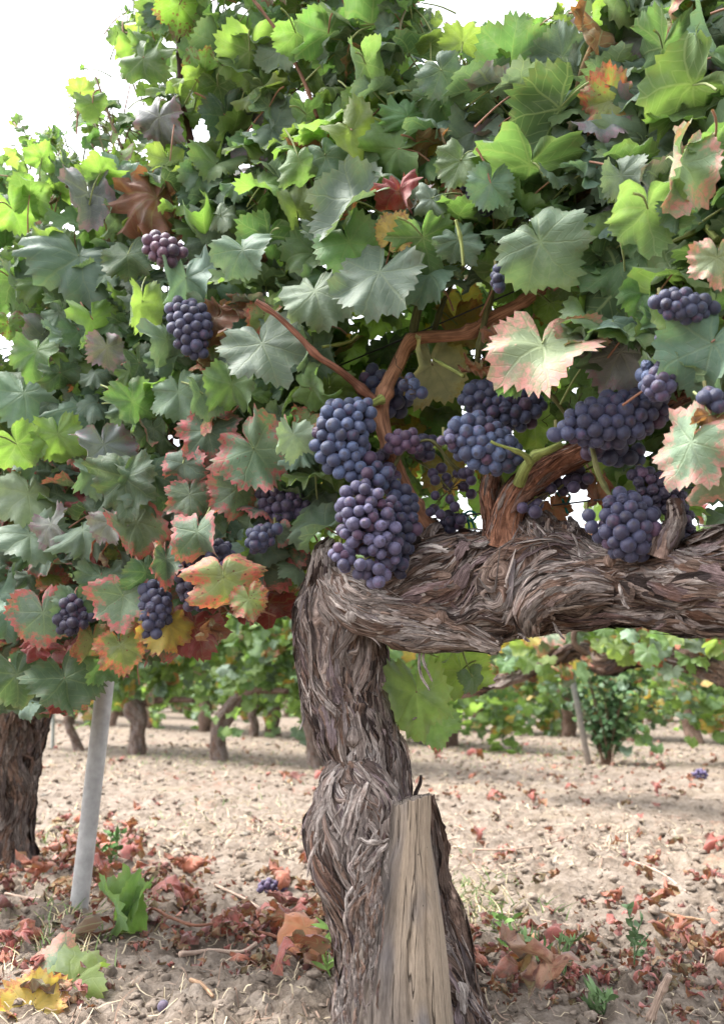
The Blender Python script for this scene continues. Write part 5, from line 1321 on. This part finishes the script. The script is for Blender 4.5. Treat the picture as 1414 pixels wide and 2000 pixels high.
for cx, cy, sx, sy, n, s in [(120,1690,60,40,26,.05),(200,1640,70,25,12,.045),(310,1740,40,40,20,.05),(250,1680,50,25,10,.05),(540,1820,90,40,24,.042),(500,1580,300,50,16,.04),(1100,1560,250,45,18,.04),(440,1830,60,30,12,.045),(610,1790,50,25,12,.045),(980,1900,110,50,26,.040),
                             (1080,1850,120,60,16,.036),(1320,1900,70,60,20,.038),(1270,1720,100,40,10,.045),(1060,1560,60,20,10,.05),(560,1530,40,12,8,.05),(700,1680,250,60,8,.04),(1150,1480,200,30,12,.06),
                             (400,1500,200,25,10,.05),(1340,1560,60,30,6,.04),(60,1880,60,60,10,.05)]:
    for _ in range(n):
        x, y = rng.normal(cx, sx), rng.normal(cy, sy)
        if y < 1430 or y > 2060: continue
        dead(x, y, s * rng.uniform(.7, 1.3), dz=rng.uniform(0, .012))
dead(585, 1880, .085, BIG[0], 'large crumpled orange brown leaf on the ground left of the trunk foot', None, .01, .8)
dead(1035, 1995, .075, BIG[1], 'big folded tan leaf half hidden by weeds at the lower right of the trunk', None, .01, .8)
dead(930, 1645, .05, DEAD[0], 'lone crimson leaf resting by the long twig right of the stub', None)

def ground_leaf(x, y, w, ang, cls, tx, ty, label, Y=None, un=0):
    rg_ = np.random.default_rng(int(x * 3 + y)); gp = Gd(x, y + w * .45) if Y is None else None
    Y = gp[1] if Y is None else Y
    c = P(x, y, Y); v = unit(np.array([0, 0, H]) - c); r0 = np.array([1., 0, 0]); u0 = unit(np.cross(r0, -v)); u0 = u0 if u0[2] > 0 else -u0
    a = math.radians(ang); tip = math.cos(a) * r0 + math.sin(a) * u0; n = unit(v + tx * r0 + ty * u0)
    g = Geo(); org = add_leaf(g, rg_, c, tip, n, w * mpp(c) * 1.12, cls, True, True)
    tag(place('fallen_leaf', g.mesh('fallen_leaf', M_LEAF, org), None, org), label, 'fallen leaf', 'freshly fallen vine leaves')
ground_leaf(170, 1812, 95, 60, 'R', .2, .5, 'flat deep red leaf leaning at the foot of the metal post')
ground_leaf(118, 1880, 115, 80, 'p', .3, .2, 'pale yellow leaf flushed pink standing in the lower left corner')
ground_leaf(158, 1905, 115, 60, 'y', -.6, .2, 'upright yellow green leaf behind the pink flushed one')
ground_leaf(52, 1955, 130, 150, 'Y', .2, .5, 'brown and yellow leaf, lowest in the left corner', Y=1.36)
ground_leaf(610, 1885, 75, 150, 'b', -.3, .3, 'orange dry leaf tucked beside the trunk foot')

# trailing cane with a green sucker
sg = Gd(300, 1835)
trail = empty('trailing_cane', sg, 'thin reddish cane trailing over the ground with fresh green leaves, left of the trunk', 'vine cane')
def gpts(pl, dz=.008): return [Gd(x, y) + [0, 0, dz] for x, y in pl]
g = Geo(); tube(g, catmull(gpts([(130,1850),(170,1845),(230,1830),(290,1812),(330,1820),(380,1836),(440,1822),(500,1838),(545,1846),(600,1870),(650,1884)], .012), 60), np.linspace(.0035, .0022, 60), 8, c1=(.30, .14, .09), nodes=.07, jitter=.08)
tube(g, catmull([Gd(290, 1812) + [0, 0, .012], Gd(270, 1800) + [0, 0, .03], Gd(240, 1790) + [0, 0, .06]], 14), .0022, 7, c1=(.22, .28, .09))
place('cane', g.mesh('cane', M_CANE, sg), trail, sg)
for x, y, w, a, c in [(222,1760,100,88,'y'),(268,1748,66,70,'y'),(250,1790,36,-100,'m'),(246,1815,34,-80,'y')]:
    rg_ = np.random.default_rng(x); Y = 1.78; cc = P(x, y, Y); v = unit(np.array([0, 0, H]) - cc); r0 = np.array([1., 0, 0]); u0 = np.array([0, 0, 1.]); aa = math.radians(a)
    g = Geo(); org = add_leaf(g, rg_, cc, math.cos(aa) * r0 + math.sin(aa) * u0, v + np.array([.9 if x < 230 else -.6, 0, .2]) + rg_.normal(0, .2, 3), w * mpp(cc) * 1.15, c, True, True, fold=.9, cup=.6); place('leaf', g.mesh('leaf', M_LEAF, org), trail, org)

TW = [([(420,1738),(480,1765),(520,1790),(560,1835)], .0030, 'long bare grey twig lying left of the fallen grapes'),
      ([(350,1885),(420,1870),(470,1868),(500,1858)], .0045, 'pale forked stick on bare soil in front of the trailing cane'),
      ([(372,1945),(395,1965),(415,1990)], .0035, 'short brown stick near the lower left edge of the bare patch'),
      ([(840,1670),(880,1655),(930,1665),(1000,1668),(1060,1656),(1105,1645)], .0032, 'long curved bleached twig right of the sawn stub'),
      ([(845,1652),(890,1645),(935,1650),(975,1645)], .0022, 'thin pale twig just above the long curved one'),
      ([(1230,1700),(1290,1715),(1340,1745)], .0028, 'slim white twig on clods at right'),
      ([(1265,2000),(1285,1950),(1306,1905)], .0060, 'thick cut twig standing up at the bottom right'),
      ([(1270,1790),(1330,1805),(1400,1808)], .0040, 'straw coloured stick near the right edge'),
      ([(940,1885),(965,1870),(1000,1880),(1060,1905),(1120,1950)], .0040, 'arched brown twig among weeds right of the trunk foot'),
      ([(620,1860),(640,1880),(655,1890),(665,1925)], .0045, 'tan split twig leaning on the trunk foot'),
      ([(10,1755),(60,1760),(110,1765)], .0035, 'brown twig in front of the left dark trunk'),
      ([(960,1790),(1050,1810),(1130,1830),(1210,1850)], .0022, 'long thin dry stem in the straw patch at right'),
      ([(1380,1895),(1400,1880),(1420,1865)], .0055, 'pale thick stick cut by the right edge'),
      ([(1195,1500),(1196,1470),(1200,1455)], .0035, 'white bare twig at the foot of the bush')]
for k, (pl, r, lb) in enumerate(TW):
    if 'standing' in lb or 'foot of the bush' in lb:
        b0 = Gd(*pl[0]) if pl[0][1] < 2000 else P(1265, 2000, 1.33); pts = [P(x, y, b0[1] - .02 * j) for j, (x, y) in enumerate(pl)]
    else: pts = gpts(pl, r * .9 + .004)
    g = Geo(); tube(g, catmull(pts, 30), r * np.linspace(1, .7, 30), 8, c1=np.array([.46, .36, .29] if k not in (2, 7, 8) else [.36, .24, .15]), jitter=.15, nodes=.05, seed=k, cap=True)
    tag(place('twig', g.mesh('twig', M_CANE, pts[0]), None, pts[0]), lb, 'twig', 'bare twigs on the soil')

def fallen(px, py, w, n, dpx, col, label, seed):
    c = Gd(px, py); m = mpp(c)
    root = empty('fallen_grapes', c, label, 'grape bunch')
    b = bunch(root, [[*(c + [-w * m * .4, 0, dpx * m * .8]), dpx * m * 1.1], [*(c + [0, 0, dpx * m * 1.0]), dpx * m * 1.4], [*(c + [w * m * .4, 0, dpx * m * .7]), dpx * m * 1.0]], 1, dpx * m, n, col, seed, top=c + [w * m * .5, 0, dpx * m], world=True, name='stalk', depth=.8)
fallen(530, 1742, 48, 22, 12, (.15, .10, .22), 'small fallen bunch of purple grapes on the soil left of the trunk', 1)
fallen(1367, 1526, 26, 16, 8, (.13, .10, .24), 'tiny distant purple grape bunch on the soil near the right edge', 2)
o = bpy.data.objects.new('fallen_grape', BERRY[1]); COL.objects.link(o); p = Gd(1380, 1878); o.location = p + [0, 0, .008]; o.scale = (.008,) * 3; o.color = (.1, .09, .17, 1); tag(o, 'single dark grape lying by the right edge', 'grape')
o = bpy.data.objects.new('fallen_grape', BERRY[2]); COL.objects.link(o); p = Gd(318, 1990); o.location = p + [0, 0, .008]; o.scale = (.008,) * 3; o.color = (.16, .12, .17, 1); tag(o, 'single dusty grape near the bottom edge left of the trunk', 'grape')

def weed(px, py, n, h, L, w, col, label, seed, up=.6, name='weed_plant'):
    b = Gd(px, py); rng = np.random.default_rng(seed); g = Geo()
    for s in range(n):
        a = rng.uniform(0, 6.28); top = b + [h * .5 * math.cos(a) * rng.random(), h * .5 * math.sin(a) * rng.random(), h * rng.uniform(.5, 1)]
        st = catmull([b, (b + top) / 2 + rng.normal(0, .005, 3), top], 10); tube(g, st, .0011, 5, c1=np.array(col) * .9)
        for q in range(9):
            i = int(rng.integers(2, 10)); small_leaf(g, st[i], np.array([rng.normal(), rng.normal(), up + .3 * rng.normal()]), L * rng.uniform(.6, 1.2), w * rng.uniform(.7, 1.2), np.array(col) * rng.uniform(.7, 1.4), rng)
    tag(place(name, g.mesh(name, M_GREEN, b), None, b), label, 'weed', 'small weeds on the soil')
weed(215, 1700, 5, .13, .030, .006, (.09, .20, .05), 'small fresh green weed behind the metal post', 1)
weed(1045, 1920, 4, .09, .034, .0035, (.12, .20, .07), 'tallest narrow leaved weed among dry leaves right of the trunk foot', 2, 1.2)
weed(1105, 1930, 3, .065, .030, .003, (.12, .20, .07), 'narrow leaved weed just right of the tallest one', 3, 1.2)
weed(1240, 1920, 3, .09, .016, .005, (.10, .17, .07), 'thin upright weed with small leaves by the cut twig', 4, .8)
weed(1000, 1880, 3, .08, .03, .006, (.16, .28, .07), 'bright green low weed touching the arched twig', 5, .6)
weed(645, 1935, 2, .07, .03, .004, (.22, .36, .09), 'light green sprout at the left side of the trunk foot', 6, 1.0)
weed(1180, 1990, 3, .055, .03, .004, (.11, .18, .07), 'low weed at the bottom edge left of the cut twig', 7, .8)

def tufts():
    rng = np.random.default_rng(91); g = Geo()
    for cx, cy, sx, sy, n in [(1090,1480,130,15,500),(700,1470,400,15,300),(900,1760,60,40,220),(470,1580,120,30,160),(120,1640,40,20,160),(950,1800,60,30,150),(120,1830,60,60,200),(820,1450,80,12,300),(1120,1420,200,10,400),(300,1490,150,12,300)]:
        for _ in range(n):
            x, y = rng.normal(cx, sx), rng.normal(cy, sy)
            if y < 1400: continue
            b = Gd(x, y); k = rng.random(); col = np.array([.16, .24, .08] if k < .5 else [.48, .40, .24])
            L = rng.uniform(.015, .05); d = unit(rng.normal(0, .6, 3) + [0, 0, 1]); t = np.linspace(0, 1, 4)
            c = b + d * L * t[:, None] + (np.array([d[0], d[1], -.4]) * L * .6) * (t ** 2)[:, None]
            sd = unit(np.cross(d, [0, 1, .2])); V, Q = ribbon(c, (1 - t * .9) * .0012 * (1 + .2 * b[1]), np.tile(sd, (4, 1))); g.add(V, Q=Q, c1=col * rng.uniform(.7, 1.3))
    tag(place('ground_weeds', g.mesh('ground_weeds', M_GREEN)), 'sparse low green and straw coloured weed tufts on the soil', 'weeds', kind='stuff')
tufts()
rng = np.random.default_rng(67); g = Geo()
for cx, cy, sx, sy, n in [(130,1690,90,50,260),(310,1750,60,50,160),(560,1820,110,50,260),(1000,1890,150,60,220),(1320,1880,110,70,150),(700,1600,500,80,200),(700,1480,500,30,160),(1100,1500,250,40,120),(80,1880,90,70,120)]:
    for _ in range(n):
        x, y = rng.normal(cx, sx), rng.normal(cy, sy)
        if y < 1415: continue
        b = Gd(x, y); V, F_ = ICO0[0], None
        V, L, T, Q = leaf_mesh(rng, 10, (.5, 1.0), curl=3.0); sz = rng.uniform(.006, .024) * (1 + .12 * b[1])
        V = (V + .2 * rng.normal(size=V.shape)) * sz / 1.75; B = frame_from(rng.normal(size=3), [rng.normal(0, .6), rng.normal(0, .6), 1])
        g.add(V @ B + b + [0, 0, .004], T=T, Q=Q, luv=L, c1=np.array(DCOL[int(rng.integers(4))]) * rng.uniform(.6, 1.3), pp=(0, 0, .3, .1))
tag(place('leaf_litter', g.mesh('leaf_litter', M_LEAF)), 'small broken bits of rust brown dead leaves strewn over the soil', 'leaf litter', kind='stuff')
print('dead leaves', nd, 'objects', len(bpy.data.objects))
